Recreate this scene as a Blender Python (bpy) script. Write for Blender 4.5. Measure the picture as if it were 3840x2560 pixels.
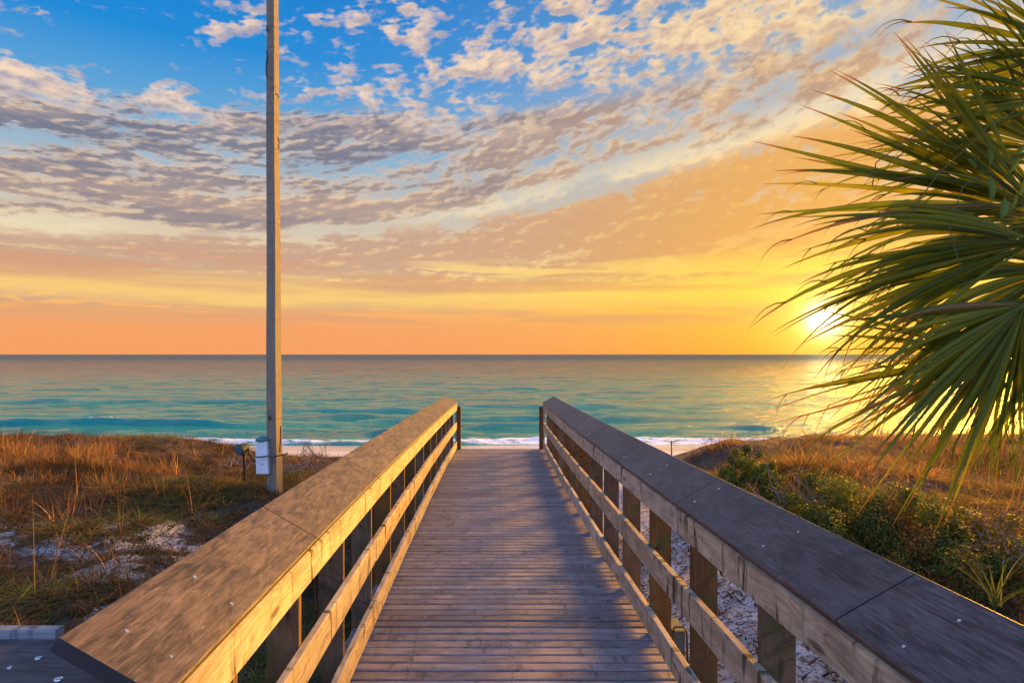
import bpy, math, random
import numpy as np
from mathutils import Vector, Matrix

for o in list(bpy.data.objects):
    bpy.data.objects.remove(o)
scene = bpy.context.scene
COL = scene.collection
rng = np.random.default_rng(7)
random.seed(7)
R = math.radians

# ------------------------------------------------------------------ camera
F = 2350.0                      # focal length in pixels of the 3840 px wide photograph
cam_data = bpy.data.cameras.new("camera")
cam = bpy.data.objects.new("camera", cam_data)
COL.objects.link(cam)
cam_data.sensor_width = 36.0
cam_data.lens = 36.0 * F / 3840.0
cam_data.shift_y = 48.0 / 3840.0
cam_data.clip_start = 0.05
cam_data.clip_end = 60000.0
cam.location = (0, 0, 0)
cam.rotation_euler = (R(90), 0, 0)
scene.camera = cam

# ------------------------------------------------------------------ exposure
scene.view_settings.view_transform = 'Standard'
scene.view_settings.look = 'None'
scene.view_settings.exposure = 1.6
scene.view_settings.gamma = 1.0
scene.cycles.max_bounces = 6
scene.cycles.diffuse_bounces = 3
scene.cycles.glossy_bounces = 3
scene.cycles.transmission_bounces = 4
scene.cycles.transparent_max_bounces = 8

SUN_AZ = R(26.5)
SUN_EL = R(2.9)                 # where the disc glows in the sky
LAMP_AZ = R(44.0)
LAMP_EL = R(14.0)               # lamp moved above and right of the disc to light the left boards


def sph(az, el):
    return Vector((math.sin(az) * math.cos(el), math.cos(az) * math.cos(el), math.sin(el)))


# ------------------------------------------------------------------ node helper
class NT:
    def __init__(self, tree):
        self.t = tree
        self.N = tree.nodes
        self.L = tree.links

    def node(self, typ, ins=None, **props):
        n = self.N.new(typ)
        for k, v in props.items():
            setattr(n, k, v)
        if ins:
            for k, v in ins.items():
                s = n.inputs[k]
                self.put(s, v)
        return n

    def put(self, s, v):
        if hasattr(v, 'is_output') or isinstance(v, bpy.types.NodeSocket):
            self.L.new(v, s)
        elif isinstance(v, bpy.types.Node):
            self.L.new(v.outputs[0], s)
        else:
            if hasattr(s, 'default_value'):
                try:
                    s.default_value = v
                except Exception:
                    if isinstance(v, (tuple, list)) and len(v) == 3:
                        s.default_value = (*v, 1)
                    else:
                        raise

    def m(self, op, a, b=None, c=None, clamp=False):
        n = self.N.new('ShaderNodeMath')
        n.operation = op
        n.use_clamp = clamp
        self.put(n.inputs[0], a)
        if b is not None:
            self.put(n.inputs[1], b)
        if c is not None:
            self.put(n.inputs[2], c)
        return n.outputs[0]

    def ss(self, v, lo, hi, a=0.0, b=1.0):
        n = self.N.new('ShaderNodeMapRange')
        n.interpolation_type = 'SMOOTHSTEP'
        self.put(n.inputs['Value'], v)
        self.put(n.inputs['From Min'], lo)
        self.put(n.inputs['From Max'], hi)
        self.put(n.inputs['To Min'], a)
        self.put(n.inputs['To Max'], b)
        return n.outputs[0]

    def lin(self, v, lo, hi, a=0.0, b=1.0):
        n = self.N.new('ShaderNodeMapRange')
        self.put(n.inputs['Value'], v)
        for k, q in (('From Min', lo), ('From Max', hi), ('To Min', a), ('To Max', b)):
            self.put(n.inputs[k], q)
        return n.outputs[0]

    def mix(self, f, a, b, blend='MIX'):
        n = self.N.new('ShaderNodeMix')
        n.data_type = 'RGBA'
        n.blend_type = blend
        n.clamp_factor = True
        self.put(n.inputs['Factor'], f)
        for k, v in ((6, a), (7, b)):
            if isinstance(v, (tuple, list)) and len(v) == 3:
                v = (*v, 1)
            self.put(n.inputs[k], v)
        return n.outputs[2]

    def xyz(self, x, y, z=0.0):
        n = self.N.new('ShaderNodeCombineXYZ')
        self.put(n.inputs[0], x)
        self.put(n.inputs[1], y)
        self.put(n.inputs[2], z)
        return n.outputs[0]

    def sep(self, v):
        n = self.N.new('ShaderNodeSeparateXYZ')
        self.put(n.inputs[0], v)
        return n.outputs

    def noise(self, vec, scale, detail=4, rough=0.5, dist=0.0, lac=2.0):
        n = self.N.new('ShaderNodeTexNoise')
        self.put(n.inputs['Vector'], vec)
        n.inputs['Scale'].default_value = scale
        n.inputs['Detail'].default_value = detail
        n.inputs['Roughness'].default_value = rough
        n.inputs['Lacunarity'].default_value = lac
        n.inputs['Distortion'].default_value = dist
        return n.outputs['Fac']

    def ramp(self, f, stops, interp='LINEAR'):
        n = self.N.new('ShaderNodeValToRGB')
        n.color_ramp.interpolation = interp
        el = n.color_ramp.elements
        while len(el) > 1:
            el.remove(el[-1])
        el[0].position = stops[0][0]
        el[0].color = (*stops[0][1], 1)
        for p, c in stops[1:]:
            e = el.new(p)
            e.color = (*c, 1)
        self.put(n.inputs[0], f)
        return n.outputs[0]

    def vm(self, op, a, b=None, scale=None):
        n = self.N.new('ShaderNodeVectorMath')
        n.operation = op
        self.put(n.inputs[0], a)
        if b is not None:
            self.put(n.inputs[1], b)
        if scale is not None:
            self.put(n.inputs['Scale'], scale)
        return n.outputs['Value'] if op in ('DOT_PRODUCT', 'LENGTH') else n.outputs['Vector']


def lin3(r, g, b):
    def f(c):
        c /= 255.0
        return c / 12.92 if c <= 0.04045 else ((c + 0.055) / 1.055) ** 2.4
    return (f(r), f(g), f(b))


# ------------------------------------------------------------------ world: sunset sky with broken cloud
world = bpy.data.worlds.new("World")
scene.world = world
world.use_nodes = True
wt = world.node_tree
wt.nodes.clear()
W = NT(wt)
tc = W.node('ShaderNodeTexCoord')
D = W.vm('NORMALIZE', tc.outputs['Generated'])
dx, dy, dz = W.sep(D)
rr = W.m('SQRT', W.m('ADD', W.m('MULTIPLY', dx, dx), W.m('MULTIPLY', dy, dy)))
E = W.m('DIVIDE', dz, rr)
A = W.m('ARCTAN2', dx, dy)
sd = sph(SUN_AZ, SUN_EL)
ang = W.m('ARCCOSINE', W.m('MINIMUM', W.vm('DOT_PRODUCT', D, tuple(sd)), 0.999999))
Ef = W.m('DIVIDE', E, 0.75, clamp=True)
dA = W.m('SUBTRACT', A, 0.52)
near = W.m('EXPONENT', W.m('MULTIPLY', W.m('MULTIPLY', dA, dA), -4.6))
# clear sky, away from and towards the sun
away = W.ramp(Ef, [(0.0, lin3(250, 158, 96)), (0.05, lin3(250, 162, 98)), (0.10, lin3(252, 186, 110)),
                   (0.15, lin3(253, 212, 148)), (0.27, lin3(200, 196, 186)), (0.43, lin3(108, 172, 214)),
                   (0.60, lin3(26, 138, 214)), (0.80, lin3(4, 120, 204)), (1.0, lin3(10, 100, 180))])
tow = W.ramp(Ef, [(0.0, lin3(250, 166, 16)), (0.06, lin3(252, 186, 20)), (0.13, lin3(253, 198, 48)),
                  (0.24, lin3(242, 178, 84)), (0.36, lin3(214, 186, 150)), (0.50, lin3(176, 182, 192)),
                  (0.68, lin3(120, 162, 200)), (1.0, lin3(60, 130, 190))])
sky = W.mix(near, away, tow)
# cloud coordinates: cloud streets converge on the horizon far to the left
Ac = W.m('ABSOLUTE', A)
rB = W.m('ADD', A, 0.30)
rA = W.m('MULTIPLY', W.m('ADD', rB, W.m('SQRT', W.m('ADD', W.m('MULTIPLY', rB, rB), 0.05))), 0.5)
Es = W.m('DIVIDE', E, W.m('ADD', 1.0, W.m('MULTIPLY', rA, 1.55)))
Ep = W.m('DIVIDE', E, W.m('ADD', 1.0, W.m('MULTIPLY', rA, 0.42)))


def sheet(dA_, dE_):
    a_ = W.m('ADD', A, dA_)
    e_ = W.m('ADD', Es, dE_)
    big = W.noise(W.xyz(W.m('MULTIPLY', a_, 3.2), W.m('MULTIPLY', e_, 19.0), 2.2), 1.0, 5.0, 0.58, 0.25)
    mid = W.noise(W.xyz(W.m('MULTIPLY', a_, 14.0), W.m('MULTIPLY', e_, 58.0), 6.2), 1.0, 4.0, 0.58, 0.35)
    fine = W.noise(W.xyz(W.m('MULTIPLY', a_, 44.0), W.m('MULTIPLY', e_, 150.0), 1.2), 1.0, 3.0, 0.55, 0.2)
    return W.m('ADD', W.m('MULTIPLY', big, 0.44), W.m('ADD', W.m('MULTIPLY', mid, 0.31), W.m('MULTIPLY', fine, 0.25)))


n1 = sheet(0.0, 0.0)
n1s = sheet(0.006, -0.0045)
Etop = W.ss(A, -0.45, 0.30, 0.315, 0.205)
b1 = W.m('MULTIPLY', W.ss(W.m('SUBTRACT', Es, Etop), 0.035, -0.03), W.ss(Es, 0.150, 0.185))
westf = W.ss(A, 0.35, -0.35)
den = W.m('ADD', n1, W.m('MULTIPLY', b1, W.m('ADD', 0.035, W.m('MULTIPLY', westf, 0.045))))
cov = W.m('MULTIPLY', W.ss(den, 0.475, 0.60), W.ss(b1, 0.0, 0.5))
relief = W.m('ADD', 0.40, W.m('MULTIPLY', W.m('SUBTRACT', n1s, n1), 7.0), clamp=True)
thin = W.ss(den, 0.62, 0.50)
litf = W.m('ADD', W.m('MULTIPLY', relief, 0.75), W.m('MULTIPLY', thin, 0.65), clamp=True)
shade_hi = W.mix(near, lin3(126, 124, 140), lin3(170, 140, 122))
shade_lo = W.mix(near, lin3(176, 152, 142), lin3(206, 160, 120))
shade = W.mix(W.ss(Es, 0.28, 0.17), shade_hi, shade_lo)
lit = W.mix(near, lin3(244, 202, 156), lin3(253, 212, 134))
nd = W.noise(W.xyz(W.m('MULTIPLY', A, 4.0), W.m('MULTIPLY', Es, 30.0), 15.0), 1.0, 4, 0.55)
shade = W.mix(W.ss(nd, 0.48, 0.62, 0.0, 0.45), shade, W.mix(near, lin3(96, 104, 132), lin3(150, 126, 122)))
ccol = W.mix(W.m('MULTIPLY', W.ss(litf, 0.15, 1.2), W.ss(nd, 0.66, 0.50, 0.35, 1.0)), shade, lit)
sky = W.mix(W.m('MULTIPLY', cov, 0.95), sky, ccol)
# lower tan sheet
b2_ = W.m('MULTIPLY', W.ss(Es, 0.165, 0.135), W.ss(Es, 0.045, 0.085))
den2 = W.m('ADD', n1, W.m('MULTIPLY', b2_, 0.09))
cov2 = W.m('MULTIPLY', W.ss(den2, 0.49, 0.57), W.ss(b2_, 0.0, 0.4))
c2 = W.mix(W.ss(relief, 0.45, 1.5), W.mix(near, lin3(196, 158, 138), lin3(234, 166, 66)), W.mix(near, lin3(248, 206, 150), lin3(254, 202, 78)))
sky = W.mix(W.m('MULTIPLY', cov2, 0.9), sky, c2)
# bright gap between the two sheets
g1 = W.m('ADD', W.m('SUBTRACT', Es, 0.160), W.m('MULTIPLY', W.m('SUBTRACT', n1, 0.5), 0.10))
gap = W.m('MULTIPLY', W.m('EXPONENT', W.m('MULTIPLY', W.m('MULTIPLY', g1, g1), -9000.0)),
          W.m('ADD', W.ss(A, -0.25, -0.05), W.ss(A, -0.50, -0.62)))
gap = W.m('MULTIPLY', gap, W.ss(n1, 0.40, 0.56, 0.35, 1.0))
sky = W.mix(W.m('MULTIPLY', gap, 0.75), sky, W.mix(near, lin3(240, 226, 190), lin3(255, 230, 180)))


# altocumulus puffs in the upper sky
def puff(dA_, dE_):
    a_ = W.m('ADD', A, dA_)
    e_ = W.m('ADD', Ep, dE_)
    v = W.xyz(W.m('MULTIPLY', a_, 17.0), W.m('MULTIPLY', e_, 36.0), 4.0)
    v2 = W.xyz(W.m('MULTIPLY', a_, 50.0), W.m('MULTIPLY', e_, 92.0), 8.0)
    return W.m('ADD', W.m('MULTIPLY', W.noise(v, 1.0, 3, 0.5, 0.25), 0.62), W.m('MULTIPLY', W.noise(v2, 1.0, 3, 0.5, 0.2), 0.38))


n3 = puff(0.0, 0.0)
n3b = puff(0.006, -0.010)
n3l = W.noise(W.xyz(W.m('MULTIPLY', A, 4.2), W.m('MULTIPLY', Ep, 11.0), 3.0), 1.0, 2, 0.5)
upper = W.ss(W.m('SUBTRACT', Es, Etop), -0.035, 0.02)
bias = W.m('ADD', W.lin(A, -0.60, 0.45, -0.075, 0.075), W.m('MULTIPLY', W.m('SUBTRACT', n3l, 0.5), 0.42))
bias = W.m('ADD', bias, W.m('MULTIPLY', W.ss(A, -0.60, -0.67), W.ss(E, 0.40, 0.34, 0.0, 0.13)))
bias = W.m('ADD', bias, W.m('MULTIPLY', W.ss(E, 0.40, 0.32, 0.0, 0.10), W.ss(A, 0.1, -0.1)))
bias = W.m('SUBTRACT', bias, W.m('MULTIPLY', W.ss(E, 0.40, 0.52), W.ss(A, -0.02, -0.22, 0.0, 0.035)))
p3 = W.m('ADD', n3, bias)
pc = W.m('MULTIPLY', W.ss(p3, 0.46, 0.595), upper)
prel = W.m('ADD', 0.70, W.m('MULTIPLY', W.m('SUBTRACT', n3b, n3), 5.0), clamp=True)
pcol = W.mix(prel, W.mix(near, lin3(176, 164, 176), lin3(214, 176, 142)), W.mix(near, lin3(254, 220, 188), lin3(255, 220, 160)))
sky = W.mix(W.m('MULTIPLY', pc, 0.93), sky, pcol)
# low, level bands near the horizon
bn = W.noise(W.xyz(W.m('MULTIPLY', A, 1.3), W.m('MULTIPLY', E, 21.0), 5.0), 1.7, 7, 0.55, 0.25)
lowm = W.m('MULTIPLY', W.ss(E, 0.17, 0.12), W.ss(E, 0.035, 0.06))
band = W.m('MULTIPLY', W.ss(bn, 0.49, 0.56), lowm)
sky = W.mix(W.m('MULTIPLY', band, 0.85), sky, W.mix(near, lin3(212, 158, 122), lin3(238, 164, 66)))
band2 = W.m('MULTIPLY', W.ss(bn, 0.47, 0.38), W.m('MULTIPLY', W.ss(E, 0.17, 0.13), W.ss(E, 0.05, 0.08)))
sky = W.mix(W.m('MULTIPLY', band2, 0.75), sky, W.mix(near, lin3(255, 218, 144), lin3(255, 208, 62)))
b3e = W.m('ADD', W.m('SUBTRACT', E, 0.095), W.m('MULTIPLY', W.m('SUBTRACT', bn, 0.5), 0.09))
b3_ = W.m('EXPONENT', W.m('MULTIPLY', W.m('MULTIPLY', b3e, b3e), -2600.0))
sky = W.mix(W.m('MULTIPLY', b3_, 0.8), sky, W.mix(near, lin3(254, 210, 118), lin3(255, 216, 50)))
bank = W.m('MULTIPLY', W.ss(E, 0.075, 0.055), W.m('SUBTRACT', 1.0, near))
sky = W.mix(W.m('MULTIPLY', bank, 0.45), sky, lin3(238, 160, 104))
# glow of the low sun behind thin cloud
halo = W.m('MULTIPLY', W.m('EXPONENT', W.m('MULTIPLY', ang, -9.0)), 0.22)
core = W.m('MULTIPLY', W.m('EXPONENT', W.m('MULTIPLY', W.m('MULTIPLY', ang, ang), -2600.0)), 4.0)
sky = W.mix(1.0, sky, W.vm('SCALE', (0.9, 0.50, 0.0), scale=halo), 'ADD')
glare = W.m('MULTIPLY', W.m('EXPONENT', W.m('MULTIPLY', ang, -27.0)), 1.1)
sky = W.mix(1.0, sky, W.vm('SCALE', (1.0, 0.75, 0.22), scale=glare), 'ADD')
sky = W.mix(1.0, sky, W.vm('SCALE', (1.0, 0.86, 0.50), scale=core), 'ADD')
# unseen sky behind the viewer: plain pale blue, brightened as fill for the shade
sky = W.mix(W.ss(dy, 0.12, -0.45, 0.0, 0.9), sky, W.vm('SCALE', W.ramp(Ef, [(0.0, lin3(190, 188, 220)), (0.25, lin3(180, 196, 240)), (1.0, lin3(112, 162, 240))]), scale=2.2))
# below the horizon
sky = W.mix(W.ss(E, 0.0, -0.05), sky, lin3(120, 120, 120))
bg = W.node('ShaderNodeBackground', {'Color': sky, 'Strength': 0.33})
nish = W.node('ShaderNodeTexSky', sky_type='NISHITA', sun_disc=False, sun_elevation=LAMP_EL, sun_rotation=LAMP_AZ)
bg2 = W.node('ShaderNodeBackground', {'Color': nish.outputs[0], 'Strength': 0.0015})
add = W.node('ShaderNodeAddShader')
W.L.new(bg.outputs[0], add.inputs[0])
W.L.new(bg2.outputs[0], add.inputs[1])
wo = W.node('ShaderNodeOutputWorld')
W.L.new(add.outputs[0], wo.inputs['Surface'])

# ------------------------------------------------------------------ sun lamp
sl = bpy.data.lights.new("sun", 'SUN')
sl.energy = 4.6
sl.angle = R(14.0)
sl.color = (1.0, 0.46, 0.02)
so = bpy.data.objects.new("sun", sl)
COL.objects.link(so)
so.rotation_mode = 'QUATERNION'
so.rotation_quaternion = sph(LAMP_AZ, LAMP_EL).to_track_quat('Z', 'Y')
so.location = (10, 20, 12)


# ------------------------------------------------------------------ object helpers
def tag(o, label=None, cat=None, group=None, kind=None):
    if label:
        o["label"] = label
    if cat:
        o["category"] = cat
    if group:
        o["group"] = group
    if kind:
        o["kind"] = kind
    return o


def empty(name, loc, label, cat, group=None):
    o = bpy.data.objects.new(name, None)
    COL.objects.link(o)
    o.location = loc
    o.empty_display_size = 0.2
    tag(o, label, cat, group)
    return o


def link(name, me, parent=None, mats=()):
    o = bpy.data.objects.new(name, me)
    COL.objects.link(o)
    for mt in mats:
        me.materials.append(mt)
    if parent is not None:
        o.parent = parent
        o.matrix_parent_inverse = Matrix.Translation(-Vector(parent.location))
    return o


class MB:
    """collects polygons with uv and colour, links them as ONE mesh"""
    def __init__(self):
        self.v = []
        self.f = []
        self.uv = []
        self.mi = []
        self.c = []

    def poly(self, pts, uvs=None, mi=0, col=(0.5, 0.5, 0.5)):
        b = len(self.v)
        self.v.extend([tuple(p) for p in pts])
        self.f.append(list(range(b, b + len(pts))))
        self.uv.append(uvs if uvs is not None else [(0, 0)] * len(pts))
        self.mi.append(mi)
        self.c.append(col)

    def build(self, name, mats, parent=None, smooth=False):
        me = bpy.data.meshes.new(name)
        me.from_pydata(self.v, [], self.f)
        ul = me.uv_layers.new(name="UVMap")
        flat = [c for poly in self.uv for p in poly for c in p]
        ul.data.foreach_set("uv", flat)
        ca_ = me.color_attributes.new("Col", 'FLOAT_COLOR', 'CORNER')
        cc = []
        for poly, c in zip(self.f, self.c):
            cc.extend([c[0], c[1], c[2], 1.0] * len(poly))
        ca_.data.foreach_set("color", cc)
        me.polygons.foreach_set("material_index", self.mi)
        if smooth:
            me.polygons.foreach_set("use_smooth", [True] * len(self.f))
        if not isinstance(mats, (list, tuple)):
            mats = [mats]
        # weld duplicates
        import bmesh
        bm = bmesh.new()
        bm.from_mesh(me)
        bmesh.ops.remove_doubles(bm, verts=bm.verts, dist=1e-5)
        bmesh.ops.recalc_face_normals(bm, faces=bm.faces)
        bm.to_mesh(me)
        bm.free()
        return link(name, me, parent, mats)

    def sweep(self, rings, svals, seed_uv=(0, 0), mi=0, col=(0.5, 0.5, 0.5)):
        """rings: list of closed polygons (same count), svals: length coordinate"""
        n = len(rings[0])
        per = [0.0]
        for i in range(n):
            per.append(per[-1] + (Vector(rings[0][(i + 1) % n]) - Vector(rings[0][i])).length)
        for k in range(len(rings) - 1):
            for i in range(n):
                j = (i + 1) % n
                u0, u1 = svals[k] + seed_uv[0], svals[k + 1] + seed_uv[0]
                v0, v1 = per[i] + seed_uv[1], per[i + 1] + seed_uv[1]
                self.poly([rings[k][i], rings[k + 1][i], rings[k + 1][j], rings[k][j]],
                          [(u0, v0), (u1, v0), (u1, v1), (u0, v1)], mi, col)
        for ring, s in ((rings[0], 0), (rings[-1], 1)):
            self.poly(ring, [(seed_uv[0] + i * 0.003, seed_uv[1] + per[i] * 0.3) for i in range(n)], mi, col)

    def box(self, c, size, rotz=0.0, seed=(0, 0), mi=0, col=(0.5, 0.5, 0.5), axis='x', ch=0.0):
        """box swept along its axis, grain runs along that axis"""
        c = Vector(c)
        hx, hy, hz = size[0] / 2, size[1] / 2, size[2] / 2
        h = {'x': (hx, hy, hz), 'y': (hy, hx, hz), 'z': (hz, hx, hy)}[axis]

        def mk(a, b, d):
            p = {'x': (a, b, d), 'y': (b, a, d), 'z': (b, d, a)}[axis]
            p = Matrix.Rotation(rotz, 3, 'Z') @ Vector(p)
            return c + p
        if ch > 0:
            cs = [(-h[1] + ch, -h[2]), (h[1] - ch, -h[2]), (h[1], -h[2] + ch), (h[1], h[2] - ch),
                  (h[1] - ch, h[2]), (-h[1] + ch, h[2]), (-h[1], h[2] - ch), (-h[1], -h[2] + ch)]
        else:
            cs = [(-h[1], -h[2]), (h[1], -h[2]), (h[1], h[2]), (-h[1], h[2])]
        rings = [[mk(a, b, d) for b, d in cs] for a in (-h[0], h[0])]
        self.sweep(rings, [0, 2 * h[0]], seed, mi, col)

    def tube(self, pts, rad, n=6, mi=0, col=(0.5, 0.5, 0.5)):
        pts = [Vector(p) for p in pts]
        if not hasattr(rad, '__len__'):
            rad = [rad] * len(pts)
        rings, sv, acc = [], [], 0.0
        up0 = Vector((0.13, 0.31, 0.94))
        for i, p in enumerate(pts):
            d = (pts[min(i + 1, len(pts) - 1)] - pts[max(i - 1, 0)]).normalized()
            u = d.cross(up0)
            if u.length < 0.05:
                u = d.cross(Vector((1, 0, 0)))
            u.normalize()
            w = d.cross(u)
            rings.append([p + (u * math.cos(a) + w * math.sin(a)) * rad[i]
                          for a in [2 * math.pi * k / n for k in range(n)]])
            if i:
                acc += (p - pts[i - 1]).length
            sv.append(acc)
        self.sweep(rings, sv, (random.random() * 9, 0), mi, col)


def np_mesh(name, verts, faces, colors=None, mats=(), parent=None, smooth=False):
    """verts (N,3); faces (M,k) index array; colors (N,3) per point"""
    me = bpy.data.meshes.new(name)
    nv, (nf, k) = len(verts), faces.shape
    me.vertices.add(nv)
    me.vertices.foreach_set("co", np.asarray(verts, np.float32).ravel())
    me.loops.add(nf * k)
    me.loops.foreach_set("vertex_index", faces.astype(np.int32).ravel())
    me.polygons.add(nf)
    me.polygons.foreach_set("loop_start", np.arange(0, nf * k, k, dtype=np.int32))
    me.polygons.foreach_set("loop_total", np.full(nf, k, np.int32))
    if smooth:
        me.polygons.foreach_set("use_smooth", np.ones(nf, bool))
    if colors is not None:
        ca_ = me.color_attributes.new("Col", 'FLOAT_COLOR', 'POINT')
        c4 = np.ones((nv, 4), np.float32)
        c4[:, :3] = colors
        ca_.data.foreach_set("color", c4.ravel())
    me.update()
    me.validate()
    return link(name, me, parent, mats)


def vnoise(x, y, seed=0):
    """value noise, vectorised"""
    xi, yi = np.floor(x).astype(np.int64), np.floor(y).astype(np.int64)
    xf, yf = x - xi, y - yi

    def h(a, b):
        n = (a * 374761393 + b * 668265263 + seed * 974711) & 0xffffffff
        n = ((n ^ (n >> 13)) * 1274126177) & 0xffffffff
        return ((n ^ (n >> 16)) & 0xffff) / 65535.0
    u, v = xf * xf * (3 - 2 * xf), yf * yf * (3 - 2 * yf)
    return (h(xi, yi) * (1 - u) * (1 - v) + h(xi + 1, yi) * u * (1 - v)
            + h(xi, yi + 1) * (1 - u) * v + h(xi + 1, yi + 1) * u * v)


def fbm(x, y, seed=0, oct=4):
    s, a, t = 0.0, 0.5, 0.0
    for k in range(oct):
        s = s + a * vnoise(x * 2 ** k, y * 2 ** k, seed + k)
        t += a
        a *= 0.5
    return s / t


def sst(v, a, b):
    t = np.clip((v - a) / (b - a), 0, 1)
    return t * t * (3 - 2 * t)


# ------------------------------------------------------------------ materials
def newmat(name):
    m = bpy.data.materials.new(name)
    m.use_nodes = True
    m.node_tree.nodes.clear()
    n = NT(m.node_tree)
    out = n.node('ShaderNodeOutputMaterial')
    return m, n, out


def wood_mat(name, dark, light, rough=0.75, grain=1.0, stain=0.4, blotch=0.3, spec=0.25, knots=True, tint=0.25, moss=0.0):
    m, n, out = newmat(name)
    uv = n.node('ShaderNodeUVMap').outputs[0]
    obj = n.node('ShaderNodeTexCoord').outputs['Object']
    u, v, _ = n.sep(uv)
    at = n.node('ShaderNodeAttribute', attribute_name='Col')
    rnd = n.sep(at.outputs['Color'])[0]
    gv = n.xyz(n.m('MULTIPLY', u, 1.6), n.m('MULTIPLY', v, 34.0), n.m('MULTIPLY', rnd, 40.0))
    warp = n.noise(n.xyz(n.m('MULTIPLY', u, 2.2), n.m('MULTIPLY', v, 9.0), n.m('MULTIPLY', rnd, 17.0)), 1.0, 2, 0.5)
    gv2 = n.vm('ADD', gv, n.xyz(0.0, n.m('MULTIPLY', warp, 7.0), 0.0))
    g = n.noise(gv2, 1.6, 6, 0.62)
    g2 = n.noise(n.xyz(n.m('MULTIPLY', u, 5.0), n.m('MULTIPLY', v, 150.0), rnd), 1.0, 3, 0.6)
    b = n.noise(n.vm('ADD', n.xyz(n.m('MULTIPLY', u, 3.0), n.m('MULTIPLY', v, 5.0), rnd), (0, 0, 3)), 1.7, 6, 0.62, 0.4)
    f = n.m('ADD', n.m('MULTIPLY', n.ss(g, 0.32, 0.68), grain * 0.65), n.m('MULTIPLY', n.ss(g2, 0.3, 0.7), 0.35))
    f = n.m('ADD', n.m('MULTIPLY', f, 1 - blotch), n.m('MULTIPLY', n.ss(b, 0.3, 0.7), blotch))
    c = n.mix(f, dark, light)
    # tint by board
    hsv = n.node('ShaderNodeHueSaturation', {'Color': c, 'Value': n.lin(rnd, 0, 1, 1 - tint, 1 + tint),
                                             'Saturation': n.lin(n.sep(at.outputs['Color'])[1], 0, 1, 0.75, 1.2)})
    c = hsv.outputs[0]
    if stain > 0:
        # weathering runs across the grain of the board, irregular
        st = n.noise(n.xyz(n.m('MULTIPLY', u, 14.0), n.m('MULTIPLY', v, 2.2), n.m('MULTIPLY', rnd, 9.0)), 1.0, 4, 0.6, 0.8)
        c = n.mix(n.m('MULTIPLY', n.ss(st, 0.55, 0.68), stain), c, tuple(x * 0.28 for x in dark))
        sp = n.noise(n.xyz(n.m('MULTIPLY', u, 30.0), n.m('MULTIPLY', v, 30.0), rnd), 1.0, 2, 0.5)
        c = n.mix(n.m('MULTIPLY', n.ss(sp, 0.72, 0.80), stain), c, tuple(x * 0.35 for x in dark))
    if knots:
        vo = n.node('ShaderNodeTexVoronoi', {'Vector': n.xyz(n.m('MULTIPLY', u, 2.3), n.m('MULTIPLY', v, 8.0), n.m('MULTIPLY', rnd, 6.0)), 'Scale': 1.0})
        c = n.mix(n.m('MULTIPLY', n.ss(vo.outputs['Distance'], 0.16, 0.07), 0.75), c, tuple(x * 0.3 for x in dark))
    if moss > 0:
        mo = n.noise(obj, 5.0, 5, 0.6)
        c = n.mix(n.m('MULTIPLY', n.ss(mo, 0.5, 0.7), moss), c, (0.06, 0.075, 0.018))
    hgt = n.m('ADD', n.m('MULTIPLY', g, 0.7), n.m('MULTIPLY', g2, 0.3))
    bump = n.node('ShaderNodeBump', {'Strength': 0.35, 'Distance': 0.004, 'Height': hgt})
    p = n.node('ShaderNodeBsdfPrincipled', {'Base Color': c, 'Roughness': n.lin(b, 0.3, 0.7, rough - 0.1, rough + 0.1), 'Normal': bump.outputs[0],
                                            'Specular IOR Level': spec})
    n.L.new(p.outputs[0], out.inputs[0])
    return m


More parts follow.
